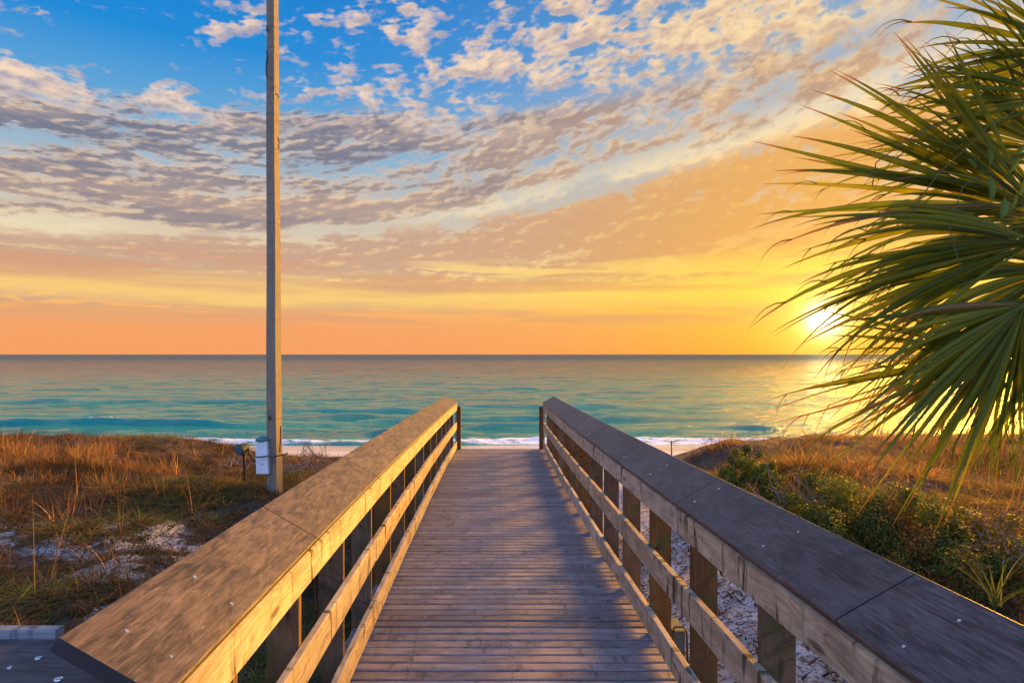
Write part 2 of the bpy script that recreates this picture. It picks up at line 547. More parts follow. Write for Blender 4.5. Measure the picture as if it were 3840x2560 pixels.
def cap_mat(name, dark, light):
    """grey-brown composite plank with swirling wear and pale scuffs"""
    m, n, out = newmat(name)
    uv = n.node('ShaderNodeUVMap').outputs[0]
    u, v, _ = n.sep(uv)
    at = n.node('ShaderNodeAttribute', attribute_name='Col')
    rnd = n.sep(at.outputs['Color'])[0]
    P = n.xyz(n.m('MULTIPLY', u, 0.34), v, n.m('MULTIPLY', rnd, 11.0))
    b = n.noise(P, 22.0, 8, 0.70, 0.5)
    b2 = n.noise(P, 6.0, 4, 0.6, 0.4)
    b3 = n.noise(n.xyz(n.m('MULTIPLY', u, 0.07), v, rnd), 110.0, 5, 0.65)
    f = n.m('ADD', n.m('MULTIPLY', n.ss(b, 0.38, 0.62), 0.62), n.m('MULTIPLY', n.ss(b2, 0.36, 0.64), 0.38))
    c = n.mix(f, dark, light)
    c = n.mix(n.m('MULTIPLY', n.ss(b3, 0.52, 0.70), 0.55), c, tuple(min(1, x * 1.8) for x in light))
    c = n.mix(n.m('MULTIPLY', n.ss(b3, 0.47, 0.33), 0.65), c, tuple(x * 0.5 for x in dark))
    b4 = n.noise(n.xyz(n.m('MULTIPLY', u, 1.0), n.m('MULTIPLY', v, 1.5), rnd), 190.0, 3, 0.6)
    c = n.mix(n.m('MULTIPLY', n.ss(b4, 0.63, 0.72), 0.4), c, tuple(x * 0.35 for x in dark))
    crk = n.noise(n.xyz(n.m('MULTIPLY', u, 2.2), n.m('MULTIPLY', v, 60.0), n.m('MULTIPLY', rnd, 5.0)), 1.0, 3, 0.6, 0.6)
    c = n.mix(n.m('MULTIPLY', n.ss(crk, 0.66, 0.72), 0.8), c, tuple(x * 0.3 for x in dark))
    sc = n.noise(n.xyz(n.m('MULTIPLY', u, 9.0), n.m('MULTIPLY', v, 40.0), rnd), 1.0, 2, 0.5, 1.5)
    c = n.mix(n.m('MULTIPLY', n.ss(sc, 0.70, 0.76), 0.35), c, tuple(min(1, x * 2.2) for x in light))
    hsv = n.node('ShaderNodeHueSaturation', {'Color': c, 'Value': n.lin(rnd, 0, 1, 0.9, 1.12)})
    bump = n.node('ShaderNodeBump', {'Strength': 0.4, 'Distance': 0.004, 'Height': n.m('ADD', b, n.m('MULTIPLY', b3, 0.5))})
    p = n.node('ShaderNodeBsdfPrincipled', {'Base Color': hsv.outputs[0], 'Roughness': n.lin(b, 0.3, 0.7, 0.42, 0.62), 'Normal': bump.outputs[0],
                                            'Specular IOR Level': 0.45})
    n.L.new(p.outputs[0], out.inputs[0])
    return m


def plain_mat(name, col, rough=0.5, metal=0.0, spec=0.5, var=0.15, scale=8.0, bump=0.0):
    m, n, out = newmat(name)
    obj = n.node('ShaderNodeTexCoord').outputs['Object']
    b = n.noise(obj, scale, 5, 0.6)
    c = n.mix(n.ss(b, 0.3, 0.7), tuple(x * (1 - var) for x in col), tuple(min(1, x * (1 + var)) for x in col))
    p = n.node('ShaderNodeBsdfPrincipled', {'Base Color': c, 'Roughness': rough, 'Metallic': metal, 'Specular IOR Level': spec})
    if bump:
        bp = n.node('ShaderNodeBump', {'Strength': bump, 'Distance': 0.01, 'Height': b})
        n.L.new(bp.outputs[0], p.inputs['Normal'])
    n.L.new(p.outputs[0], out.inputs[0])
    return m


def leaf_mat(name, rough=0.5, trans=0.35, spec=0.4, streak=False):
    """colour from the Col attribute of each leaf or blade"""
    m, n, out = newmat(name)
    at = n.node('ShaderNodeAttribute', attribute_name='Col')
    c = at.outputs['Color']
    obj = n.node('ShaderNodeTexCoord').outputs['Object']
    b = n.noise(obj, 9.0, 4, 0.6)
    c = n.mix(n.m('MULTIPLY', n.ss(b, 0.35, 0.7), 0.35), c, n.vm('MULTIPLY', c, (1.5, 1.25, 0.9)))
    p = n.node('ShaderNodeBsdfPrincipled', {'Base Color': c, 'Roughness': rough, 'Specular IOR Level': spec})
    t = n.node('ShaderNodeBsdfTranslucent', {'Color': n.vm('MULTIPLY', c, (1.7, 1.5, 0.7))})
    mx = n.node('ShaderNodeMixShader', {0: trans})
    n.L.new(p.outputs[0], mx.inputs[1])
    n.L.new(t.outputs[0], mx.inputs[2])
    n.L.new(mx.outputs[0], out.inputs[0])
    return m


M_cap = cap_mat('cap_composite', (0.026, 0.019, 0.020), (0.118, 0.088, 0.086))
M_capend = plain_mat('cap_end', (0.03, 0.026, 0.026), 0.9)
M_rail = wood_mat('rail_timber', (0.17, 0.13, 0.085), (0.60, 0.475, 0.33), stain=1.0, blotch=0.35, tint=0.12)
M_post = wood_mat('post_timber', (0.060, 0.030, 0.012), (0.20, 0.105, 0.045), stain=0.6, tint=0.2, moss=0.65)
M_deck = wood_mat('deck_timber', (0.085, 0.070, 0.068), (0.29, 0.245, 0.235), stain=0.5, blotch=0.45, tint=0.26, rough=0.6, spec=0.4)
M_screw = plain_mat('screw_head', (0.75, 0.77, 0.8), 0.25, 0.9, var=0.2, scale=40)
M_nail = plain_mat('nail', (0.03, 0.025, 0.022), 0.6, 0.3)
M_pole = wood_mat('pole_timber', (0.15, 0.115, 0.075), (0.28, 0.225, 0.155), stain=0.35, blotch=0.25, tint=0.05)
M_black = plain_mat('black_plastic', (0.012, 0.012, 0.013), 0.45)
M_white = plain_mat('white_enamel', (0.66, 0.69, 0.72), 0.4, var=0.08, scale=12)
M_teal = plain_mat('teal_lid', (0.05, 0.16, 0.17), 0.4)
M_darkteal = plain_mat('dark_bronze_metal', (0.018, 0.035, 0.04), 0.65, 0.0, 0.2)
M_leaf = leaf_mat('foliage_leaf', 0.6, 0.22, 0.12)
M_palm = leaf_mat('palm_leaf', 0.5, 0.40, 0.2)
M_grass = leaf_mat('grass_blade', 0.7, 0.3, 0.15)
M_twig = plain_mat('dry_twig', (0.22, 0.16, 0.12), 0.85, var=0.3)
M_boxgrey = plain_mat('grey_green_box', (0.10, 0.10, 0.08), 0.6, var=0.2)
M_trunk = plain_mat('palm_trunk', (0.10, 0.075, 0.05), 0.9, var=0.4, scale=20, bump=0.6)

# ------------------------------------------------------------------ boardwalk geometry along its run
HALF = 0.915


def xc(y):
    t = y - 3.56
    return 0.007 - 0.040 * t + 0.00135 * t * t


def zd(y):
    return -1.82 - 0.0155 * y


RT = 30.0  # tilt of the cap in degrees
cT, sT = math.cos(R(RT)), math.sin(R(RT))
END = 13.35


def rail_pt(side, u, h, y):
    """u: outwards from the deck edge, h: above the deck"""
    k = 1.0 - 0.045 * min(1, max(0, (y - 3) / 10.0))
    return Vector((xc(y) + side * (HALF + u), y, zd(y) + h * k))


def stations(a, b, step=0.4):
    n = max(2, int(math.ceil((b - a) / step)) + 1)
    return [a + (b - a) * i / (n - 1) for i in range(n)]


def rail_sweep(mb, side, prof, a, b, col, wob=0.0):
    ys = stations(a, b)
    rings = []
    for y in ys:
        w = wob * math.sin(y * 2.3 + col[0] * 9)
        rings.append([rail_pt(side, u + w, h + w, y) for u, h in prof])
    mb.sweep(rings, ys, (random.random() * 30, random.random() * 5), 0, col)


def rect(u0, u1, h0, h1, c=0.004):
    return [(u0 + c, h0), (u1 - c, h0), (u1, h0 + c), (u1, h1 - c), (u1 - c, h1), (u0 + c, h1), (u0, h1 - c), (u0, h0 + c)]


def cap_profile():
    o = Vector((-0.012, 1.045))
    ax = Vector((cT, sT))
    nn = Vector((sT, -cT))     # into the board (down/outward)
    w, t, c = 0.286, 0.038, 0.005
    pts = [(c, 0), (w - c, 0), (w, c), (w, t - c), (w - c, t), (c, t), (0, t - c), (0, c)]
    return [tuple(o + ax * a + nn * b) for a, b in pts]


def rcol():
    return (random.random(), random.random(), random.random())


def make_railing(side, start, posts, capj, topj, midj, botj, name, label):
    root = empty(name, (xc(start) + side * HALF, start, zd(start)), label, 'railing')
    prof = cap_profile()
    js = [start] + capj + [END + 0.05]
    for a, b in zip(js[:-1], js[1:]):
        mb = MB()
        c = rcol()
        rail_sweep(mb, side, prof, a + 0.0035, b - 0.0035, c)
        mb.mi[-2:] = [1, 1]
        cap = mb.build('rail_cap', [M_cap, M_capend], root)
        n = 0
        for p in posts:
            if a < p < b:
                for fr in (0.22, 0.72):
                    if random.random() < 0.06:
                        continue
                    y = p + random.uniform(-0.03, 0.03)
                    fr2 = fr + random.uniform(-0.05, 0.05)
                    ce = rail_pt(side, -0.012 + cT * 0.286 * fr2, 1.045 + sT * 0.286 * fr2, y)
                    nv = Vector((-side * sT, 0, cT))
                    ax = Vector((side * cT, 0, sT))
                    r = random.uniform(0.0045, 0.0065)
                    ring = [ce + nv * 0.0016 + (ax * math.cos(q) + Vector((0, 1, 0)) * math.sin(q)) * r for q in [k * math.pi / 4 for k in range(8)]]
                    ring0 = [ce - nv * 0.001 + (ax * math.cos(q) + Vector((0, 1, 0)) * math.sin(q)) * r * 1.1 for q in [k * math.pi / 4 for k in range(8)]]
                    sb = MB()
                    sb.sweep([ring0, ring], [0, 0.002])
                    if y < 9:
                        sb.build('screw', [M_screw], cap)
    for jn, (h0, h1), js in (('top_rail', (0.874, 1.004), topj), ('middle_rail', (0.457, 0.610), midj), ('bottom_rail', (0.040, 0.185), botj)):
        js = [start + 0.02] + js + [END]
        for a, b in zip(js[:-1], js[1:]):
            mb = MB()
            o = random.uniform(-0.003, 0.003)
            pf = rect(0.0 + o, 0.038 + o, h0, h1)
            if jn == 'top_rail':
                pf = [(u, h if h < 0.95 else 1.006 + (u - 0.004) * 0.56) for u, h in pf]
            rail_sweep(mb, side, pf, a + 0.003, b - 0.003, rcol(), 0.0015 if jn != 'top_rail' else 0.0)
            mb.build(jn, [M_rail], root)
    for p in posts:
        mb = MB()
        c = rcol()
        y0, y1 = p, p + 0.038
        def topz(u):
            return 1.045 - 0.0329 + (u - 0.007) * sT / cT - 0.004
        us = (0.0405, 0.178)
        k = 1.0
        zb = -0.95
        def P(u, h, y):
            return rail_pt(side, u, h, y)
        rings = []
        for frac in (0.0, 1.0):
            ring = []
            for u, y in ((us[0], y0), (us[1], y0), (us[1], y1), (us[0], y1)):
                h = zb if frac == 0 else topz(u)
                ring.append(P(u, h, y))
            rings.append(ring)
        mb.sweep(rings, [0, 2.0], (random.random() * 20, random.random() * 5), 0, c)
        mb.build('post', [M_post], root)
    # newel post at the seaward end
    mb = MB()
    ctr = rail_pt(side, -0.040, 0.0, END + 0.045)
    top = rail_pt(side, 0, 0.955, END).z
    mb.box((ctr.x, ctr.y, (top - 2.9) / 2), (0.078, 0.078, top + 2.9), 0, (3, 4), 0, (0.2, 0.7, 0.4), 'z', 0.004)
    mb.build('newel_post', [M_post], root)
    mb = MB()
    ctr = rail_pt(side, 0.022, 0.0, END + 0.115)
    mb.box((ctr.x, ctr.y, (top - 2.9) / 2 - 0.02), (0.042, 0.088, top + 2.86), 0, (6, 4), 0, (0.4, 0.7, 0.4), 'z', 0.004)
    mb.build('end_post', [M_rail], root)
    return root


def seq(a, step, end=END - 0.05):
    out = []
    while a < end:
        out.append(a)
        a += step
    return out


make_railing(-1, 1.45, [1.62, 1.98, 2.68] + seq(3.51, 0.845), [2.79, 4.34, 5.95, 7.6, 9.3, 11.2], [3.51 + 0.845 * 3, 3.51 + 0.845 * 8], [4.35, 3.51 + 0.845 * 6, 3.51 + 0.845 * 10],
             [2.68, 4.35, 3.51 + 0.845 * 5, 3.51 + 0.845 * 9], 'railing',
             'sunlit timber railing along the left side of the boardwalk, glowing gold')
make_railing(1, 0.2, [0.0, 0.83] + seq(1.67, 0.853), [0.9, 1.9, 3.5, 5.1, 6.8, 8.6, 10.6], [2.12, 3.40, 1.67 + .853 * 6, 1.67 + .853 * 10], [1.69, 1.67 + .853 * 4, 1.67 + .853 * 9],
             [2.54, 1.67 + .853 * 5, 1.67 + .853 * 8], 'railing',
             'shaded grey timber railing along the right side of the boardwalk, palm side')

# ---- railing running off to the left from the corner
tr = empty('railing', (-1.1, 1.45, -1.85), 'dark capped railing turning off left at the near corner of the boardwalk', 'railing')
zt = -0.832
mb = MB()
pr = []
for a, b in [(0.005, 0), (0.281, 0), (0.286, 0.005), (0.286, 0.033), (0.281, 0.038), (0.005, 0.038), (0, 0.033), (0, 0.005)]:
    pr.append((1.835 - a, zt - b))
xs = [-4.6, -3.0, -1.5, -0.95]
mb.sweep([[Vector((x, yy, z_)) for yy, z_ in pr] for x in xs], xs, (3, 3), 0, (0.3, 0.5, 0.5))
tcap = mb.build('rail_cap', [M_cap], tr)
for (x, yy, r) in ((-1.30, 1.72, 0.0085), (-1.163, 1.607, 0.0105), (-1.335, 1.665, 0.006), (-1.9, 1.70, 0.008), (-2.0, 1.62, 0.008), (-2.75, 1.7, 0.008)):
    sb = MB()
    sb.sweep([[Vector((x + math.cos(q) * rr_, yy + math.sin(q) * rr_, zt + hh)) for q in [k * math.pi / 5 for k in range(10)]]
              for hh, rr_ in ((-0.001, r * 1.1), (0.0016, r), (0.003, r * 0.5))], [0, 0.001, 0.002])
    sb.build('screw', [M_screw], tcap)
M_weath = wood_mat('weathered_pale_timber', (0.10, 0.115, 0.125), (0.27, 0.30, 0.32), stain=0.6, blotch=0.4, tint=0.05)
mb = MB()
mb.box((-2.97, 1.856, zt - 0.046), (3.26, 0.036, 0.14), 0, (1, 2), 0, (0.6, 0.2, 0.4), 'x', 0.003)
mb.build('back_board', [M_weath], tr)
for nm, h0, h1 in (('middle_rail', 0.457, 0.61), ('bottom_rail', 0.04, 0.185)):
    mb = MB()
    mb.box((-2.8, 1.60, -1.845 + (h0 + h1) / 2), (3.4, 0.038, h1 - h0), 0, (5, 2), 0, rcol(), 'x', 0.003)
    mb.build(nm, [M_rail], tr)
for x in (-1.25, -2.1, -2.95, -3.8, -4.55):
    mb = MB()
    mb.box((x, 1.70, -1.80), (0.038, 0.14, 1.85), 0, (x, 2), 0, rcol(), 'z', 0.003)
    mb.build('post', [M_post], tr)

# ------------------------------------------------------------------ boardwalk deck
bw = empty('boardwalk', (0, 1.5, -1.9), 'weathered plank boardwalk running between two railings to the beach', 'boardwalk')
mb = MB()
nb_ = MB()
wide = [3.75, 5.37, 7.05, 8.79, 10.35, 11.8, 2.1]
y = -2.4
p = 0.1036
while y < END:
    g = 0.015 + random.random() * 0.007
    if any(abs(y - w) < p / 2 for w in wide):
        g = 0.024
    y0, y1 = y + g, y + p
    yb = (y0 + y1) / 2
    xl, xr = xc(max(yb, 0.5)) - HALF - 0.16, xc(max(yb, 0.5)) + HALF + 0.16
    skew = random.uniform(-0.004, 0.004)
    if y < 1.28:
        xl = -4.7
    dzb = random.uniform(-0.0015, 0.0015)
    c = rcol()
    ch = 0.006
    zt0 = zd(max(yb, -1)) + dzb
    xs = [xl + (xr - xl) * i / 8 for i in range(9)]
    rings = []
    ph, am = random.random() * 6, random.uniform(0, 0.0045)
    for x in xs:
        w = skew * (x - xc(yb)) / HALF + am * math.sin(x * 3 + ph)
        a, b = y0 + w, y1 + w
        rings.append([(x, a + ch, zt0), (x, b - ch, zt0), (x, b, zt0 - ch), (x, b, zt0 - 0.036), (x, a, zt0 - 0.036), (x, a, zt0 - ch)])
    mb.sweep(rings, xs, (random.random() * 30, random.random() * 9), 0, c)
    if 1.0 < y < 9.5:
        for xx in (-0.62, 0.0, 0.62):
            for fy in (0.3, 0.72):
                if random.random() < 0.15:
                    continue
                px = xc(yb) + xx + random.uniform(-0.012, 0.012)
                py = y0 + (y1 - y0) * (fy + random.uniform(-0.06, 0.06))
                r = 0.0055
                ring = [(px + r * math.cos(q), py + r * math.sin(q), zt0 + 0.0012) for q in [k * math.pi / 3 for k in range(6)]]
                nb_.poly(ring)
    y += p
for pts_ in nb_.f:
    mb.poly([nb_.v[q_] for q_ in pts_], None, 1)
dk = mb.build('deck_planks', [M_deck, M_nail], bw)
for xx in (-0.95, -0.62, 0.0, 0.62, 0.95):
    mb = MB()
    ys = stations(-2.4, END, 1.0)
    rings = [[(xc(max(q, 0.5)) + xx + a, q, zd(q) - 0.04 + b) for a, b in ((-0.019, -0.18), (0.019, -0.18), (0.019, 0), (-0.019, 0))] for q in ys]
    mb.sweep(rings, ys, (random.random() * 9, 0), 0, rcol())
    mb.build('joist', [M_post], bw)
for i in range(8):
    mb = MB()
    mb.box((xc(END), END + 0.16 + 0.28 * i, zd(END) - 0.17 * (i + 1)), (1.8, 0.27, 0.038), 0, (i, 3), 0, rcol(), 'x', 0.004)
    mb.build('stair_tread', [M_deck], bw)


# ------------------------------------------------------------------ terrain
def ground_z(x, y):
    x = np.asarray(x, float)
    y = np.asarray(y, float)
    t = y - 3.56
    cx = np.where(y < 14, 0.007 - 0.040 * t + 0.00135 * np.minimum(t, 10) ** 2, -0.26)
    d = x - cx
    left = -2.16 - 0.34 * sst(-d, 5.5, 1.5) + 0.10 * (fbm(x * 0.5, y * 0.5, 3) - 0.5) * 2
    left = left + 0.12 * sst(-d, 6, 12) - 0.50 * sst(y, 10.3, 13) * sst(-d, 8.0, 5.0) + 0.16 * np.exp(-((x + 3.8) / 1.3) ** 2 - ((y - 9.6) / 0.9) ** 2)
    right = -2.42 + 0.18 * (fbm(x * 0.45, y * 0.45, 11) - 0.5) * 2 - 0.2 * sst(d, 2.8, 1.4)
    right = right + 0.36 * sst(y - 0.3 * d, 6.5, 11.0) * sst(d, 4.6, 7.5) - 0.45 * sst(y, 9.8, 12.5) * sst(d, 6.0, 4.0)
    hum = fbm(x * 1.05, y * 1.05, 55, 3)
    left = left + 0.30 * (hum - 0.5) * sst(-d, 1.6, 3.0)
    right = right + 0.26 * (hum - 0.5) * sst(d, 2.2, 3.2)
    pl = np.where(d < 0, left, right)
    mid = sst(np.abs(d), 0.3, 1.6)
    pl = pl * mid + (-2.62) * (1 - mid)
    edge = 15.0 + 1.2 * (fbm(x * 0.2, 0 * y, 5) - 0.5) * 2
    beach = -4.75 - 0.068 * (y - 27) - 0.02 * np.maximum(y - 38, 0)
    k = sst(y, edge - 0.5, edge + 10.0)
    z = pl * (1 - k) + beach * k
    z = z + 0.022 * (fbm(x * 3.1, y * 3.1, 21, 3) - 0.5) * 2 * sst(-y, -37, -33)
    return z


def axis_vals(lo, hi, fine_lo, fine_hi, fine, coarse):
    a = list(np.arange(fine_lo, fine_hi, fine))
    l, st = fine_lo, fine
    left = []
    while l > lo:
        st = min(coarse, st * 1.12)
        l -= st
        left.append(l)
    r, st = fine_hi, fine
    right = [r]
    while r < hi:
        st = min(coarse, st * 1.12)
        r += st
        right.append(r)
    return np.array(left[::-1] + a + right)


# left dune: where sand stays bare
def left_cover(P):
    x, y = P[:, 0], P[:, 1]
    c = np.ones(len(P))
    # sand patches lie at these places on the dune, metres
    for (sx, sy, rx, ry) in ((-5.3, 7.9, 1.2, 0.45), (-4.4, 7.3, 1.0, 0.5), (-4.6, 6.35, 1.3, 0.32), (-6.6, 6.1, 0.9, 0.2), (-8.7, 13.2, 0.8, 0.5), (-3.0, 5.6, 0.7, 0.25)):
        d_ = ((x - sx) / (rx * 1.2)) ** 2 + ((y - sy) / (ry * 1.2)) ** 2
        c *= 1 - 0.97 * np.exp(-d_ * 0.9) * sst(fbm(x * 3.6, y * 4.0, 44, 3), 0.38, 0.50)
    c *= 0.72 + 0.28 * sst(fbm(x * 0.9, y * 1.1, 40, 3), 0.30, 0.42)
    c *= sst(-x, 1.15, 1.5)
    return c


def right_cover(P):
    x, y = P[:, 0], P[:, 1]
    c = sst(x + 0.25 * (fbm(x * 1.5, y * 1.5, 8, 2) - 0.5), 2.25, 2.9)
    return c


gx = axis_vals(-1500, 1500, -12, 14, 0.075, 60)
gy = axis_vals(-400, 60, 1.2, 19, 0.075, 30)
X, Y = np.meshgrid(gx, gy)
Z = ground_z(X, Y)
# rippled, trodden sand
Z += 0.018 * (fbm(X * 9, Y * 9, 33, 2) - 0.5) * 2 * (Y < 30)
verts = np.stack([X, Y, Z], -1).reshape(-1, 3)
ny, nx = X.shape
i = np.arange((ny - 1) * (nx - 1))
r_, c_ = i // (nx - 1), i % (nx - 1)
faces = np.stack([r_ * nx + c_, r_ * nx + c_ + 1, (r_ + 1) * nx + c_ + 1, (r_ + 1) * nx + c_], -1)
m, n, out = newmat('pale_sand')
obj = n.node('ShaderNodeTexCoord').outputs['Object']
ox, oy, oz = n.sep(obj)
at = n.node('ShaderNodeAttribute', attribute_name='Col')
veg = n.sep(at.outputs['Color'])[0]
b = n.noise(obj, 7.0, 6, 0.6)
b2 = n.noise(obj, 1.1, 4, 0.6)
b3 = n.noise(obj, 26.0, 4, 0.65)
c = n.mix(n.ss(b, 0.3, 0.7), (0.44, 0.415, 0.40), (0.68, 0.65, 0.63))
c = n.mix(n.m('MULTIPLY', n.ss(b3, 0.49, 0.60), n.m('MULTIPLY', n.ss(oy, 15, 11), 0.9)), c, (0.085, 0.075, 0.07))
c = n.mix(n.m('MULTIPLY', n.ss(b2, 0.5, 0.66), n.ss(oy, 16, 12, 0.0, 0.55)), c, (0.20, 0.155, 0.12))
c = n.mix(n.ss(n.m('ADD', veg, n.m('MULTIPLY', n.m('SUBTRACT', b, 0.5), 0.9)), 0.35, 0.6, 0.0, 0.92), c, n.mix(b3, (0.030, 0.019, 0.012), (0.095, 0.055, 0.03)))
wet = n.ss(n.m('ADD', oy, n.m('MULTIPLY', b2, 3.0)), 34.0, 36.0)
c = n.mix(n.m('MULTIPLY', wet, 0.45), c, (0.42, 0.36, 0.30))
bump = n.node('ShaderNodeBump', {'Strength': n.ss(oy, 36, 30, 0.05, 0.8), 'Distance': 0.06, 'Height': n.m('ADD', b, n.m('MULTIPLY', b3, 0.6))})
pb = n.node('ShaderNodeBsdfPrincipled', {'Base Color': c, 'Roughness': n.lin(wet, 0, 1, 0.9, 0.18), 'Normal': bump.outputs[0],
                                         'Specular IOR Level': n.lin(wet, 0, 1, 0.2, 0.6)})
n.L.new(pb.outputs[0], out.inputs[0])
PP = verts[:, :2]
vegv = np.where(PP[:, 0] < 0, left_cover(PP), right_cover(PP)) * sst(-PP[:, 1], -19.5, -16.5)
g = np_mesh('ground', verts, faces, np.repeat(vegv[:, None], 3, 1), [m], None, True)
tag(g, 'pale trodden dune sand sloping to the beach', 'sand', kind='structure')

# ------------------------------------------------------------------ sea
SEA = -5.5
rows = np.exp(np.linspace(math.log(36.0), math.log(24000.0), 1000))
cols = np.linspace(R(-62), R(62), 760)
TH, RR = np.meshgrid(cols, rows)
SX = RR * np.tan(TH)
SY = RR + 0 * TH
dyr = np.gradient(rows)[:, None] + 0 * TH
Zs = np.zeros_like(SX)
wrng = np.random.default_rng(5)
for k in range(46):
    lam = 1.1 * (26 / 1.1) ** (wrng.random())
    th = wrng.normal(0, 0.33)
    kx, ky = math.sin(th) * 2 * math.pi / lam, math.cos(th) * 2 * math.pi / lam
    amp = 0.0092 * lam ** 0.33
    fade = np.clip((lam / dyr - 3.0) / 4.0, 0, 1)
    ph = wrng.random() * 6.28
    s = np.sin(kx * SX + ky * SY + ph + 1.4 * (fbm(SX / 14 + k, SY / 14, 50 + k % 5, 2) - 0.5) * 2)
    env = 0.35 + 1.3 * fbm(SX / (lam * 5) + k * 3.3, SY / (lam * 3), 77 + k, 2)
    Zs += amp * fade * env * (s + 0.35 * (s * s - 0.5))
Zs *= sst(SY, 37.5, 46) * 0.8 + 0.2


def breaker(x0, x1, y0, hgt, wid, soft=4.0, curve=0.0):
    m_ = sst(SX, x0 - soft, x0 + soft) * sst(-SX, -x1 - soft, -x1 + soft)
    yy = y0 + curve * np.sin(SX * 0.13) + 0.7 * (fbm(SX / 6, 0 * SX, 91, 2) - 0.5) * 2
    d_ = SY - yy
    prof_ = np.where(d_ < 0, np.exp(-(d_ / (wid * 0.42)) ** 2), np.exp(-(d_ / (wid * 1.7)) ** 2))
    return hgt * m_ * prof_ * (0.75 + 0.5 * fbm(SX / 3, SY / 3, 17, 2))


Zs += breaker(-60, -24, 48.0, 0.42, 1.3, 3, 0.5)
Zs += breaker(-25, -17.5, 47.8, 0.40, 1.4, 3)
Zs += breaker(-9.5, -3.5, 43.5, 0.34, 1.1, 2.0)
Zs += breaker(15.5, 20, 46.0, 0.26, 0.8, 2.5, 0.4)
Zs += breaker(-22, -8, 60, 0.30, 1.8, 6)
Zs += breaker(-12, 10, 66, 0.30, 2.2, 6)
Zs += breaker(-60, -25, 72, 0.3, 2.2, 8)
Zs += breaker(-4, 12, 54, 0.22, 1.4, 4)
Zs += breaker(-3, 3, 47.5, 0.2, 1.1, 2)
# run-up of broken foam
foam_line = 39.4 + 0.5 * np.sin(SX * 0.21) + 1.0 * (fbm(SX / 5, 0 * SX, 61, 3) - 0.5) * 2
Zs += 0.20 * np.exp(-((SY - foam_line) / 0.75) ** 2) * (0.6 + 0.8 * fbm(SX * 1.2, SY * 1.6, 8, 3))
verts = np.stack([SX, SY, SEA + Zs], -1).reshape(-1, 3)
ny, nx = SX.shape
i = np.arange((ny - 1) * (nx - 1))
r_, c_ = i // (nx - 1), i % (nx - 1)
faces = np.stack([r_ * nx + c_, r_ * nx + c_ + 1, (r_ + 1) * nx + c_ + 1, (r_ + 1) * nx + c_], -1)
m, n, out = newmat('sea_water')
obj = n.node('ShaderNodeTexCoord').outputs['Object']
ox, oy, oz = n.sep(obj)
v1 = n.xyz(n.m('MULTIPLY', ox, 0.24), oy, 0.0)
w1 = n.noise(v1, 1.5, 5, 0.62, 0.3)
w0 = n.noise(n.xyz(n.m('MULTIPLY', ox, 0.5), oy, 2.0), 4.2, 4, 0.62, 0.3)
w2 = n.noise(n.xyz(n.m('MULTIPLY', ox, 0.22), oy, 4.0), 0.23, 5, 0.6, 0.3)
w3 = n.noise(n.xyz(n.m('MULTIPLY', ox, 0.3), oy, 8.0), 0.035, 5, 0.6, 0.3)
hgt = n.m('ADD', n.m('ADD', n.m('MULTIPLY', w1, 0.62), n.m('MULTIPLY', w0, 0.20)), n.m('ADD', n.m('MULTIPLY', w2, n.lin(oy, 60, 400, 0.40, 0.95)), n.m('MULTIPLY', w3, n.lin(oy, 300, 2500, 0.0, 2.6))))
bump = n.node('ShaderNodeBump', {'Strength': 1.0, 'Distance': 1.0, 'Height': hgt})
deep = n.ss(oy, 45, 260)
c = n.mix(deep, (0.030, 0.33, 0.24), (0.008, 0.10, 0.105))
c = n.mix(n.ss(w2, 0.35, 0.65, 0.0, 0.4), c, (0.006, 0.11, 0.095))
pb = n.node('ShaderNodeBsdfPrincipled', {'Base Color': c, 'Roughness': n.ss(oy, 40, 600, 0.05, 0.12), 'IOR': 1.33, 'Specular IOR Level': n.ss(oy, 80, 1500, 0.5, 0.16), 'Normal': bump.outputs[0]})
# foam
fn = n.noise(n.xyz(ox, n.m('MULTIPLY', oy, 1.6), 1.0), 1.3, 6, 0.65)
fn2 = n.noise(n.xyz(n.m('MULTIPLY', ox, 0.2), 0.0, 2.0), 1.0, 3, 0.6)
fy = n.m('SUBTRACT', oy, n.m('ADD', 38.5, n.m('MULTIPLY', fn2, 1.8)))
fb = n.m('MULTIPLY', n.ss(n.m('ABSOLUTE', fy), 1.5, 0.7), n.ss(fn, 0.36, 0.50))
crest = n.m('MULTIPLY', n.m('MULTIPLY', n.ss(oz, SEA + 0.0 + 0.50 - SEA * 0, SEA + 0.62), n.ss(oy, 70, 55)), n.ss(fn, 0.42, 0.5))
crest = n.m('MULTIPLY', n.ss(n.m('SUBTRACT', oz, SEA), 0.52, 0.64), n.m('MULTIPLY', n.ss(oy, 56, 50), n.ss(n.noise(obj, 2.6, 5, 0.65), 0.54, 0.60)))
fm = n.m('MAXIMUM', fb, crest)
fo = n.node('ShaderNodeBsdfPrincipled', {'Base Color': (0.80, 0.84, 0.88, 1), 'Roughness': 0.8})
mx = n.node('ShaderNodeMixShader', {0: fm})
far_d = n.node('ShaderNodeBsdfDiffuse', {'Color': n.mix(n.ss(w3, 0.35, 0.65), (0.012, 0.060, 0.078), (0.032, 0.115, 0.120)), 'Roughness': 1.0})
mfar = n.node('ShaderNodeMixShader', {0: n.m('MULTIPLY', n.ss(oy, 55, 900, 0.08, 0.66), n.ss(w2, 0.3, 0.7, 1.15, 0.85))})
n.L.new(pb.outputs[0], mfar.inputs[1])
n.L.new(far_d.outputs[0], mfar.inputs[2])
n.L.new(mfar.outputs[0], mx.inputs[1])
n.L.new(fo.outputs[0], mx.inputs[2])
n.L.new(mx.outputs[0], out.inputs[0])
s = np_mesh('sea', verts, faces, None, [m], None, True)
tag(s, 'rippled sea turning from teal to gold, small breakers near the sand', 'sea', kind='structure')

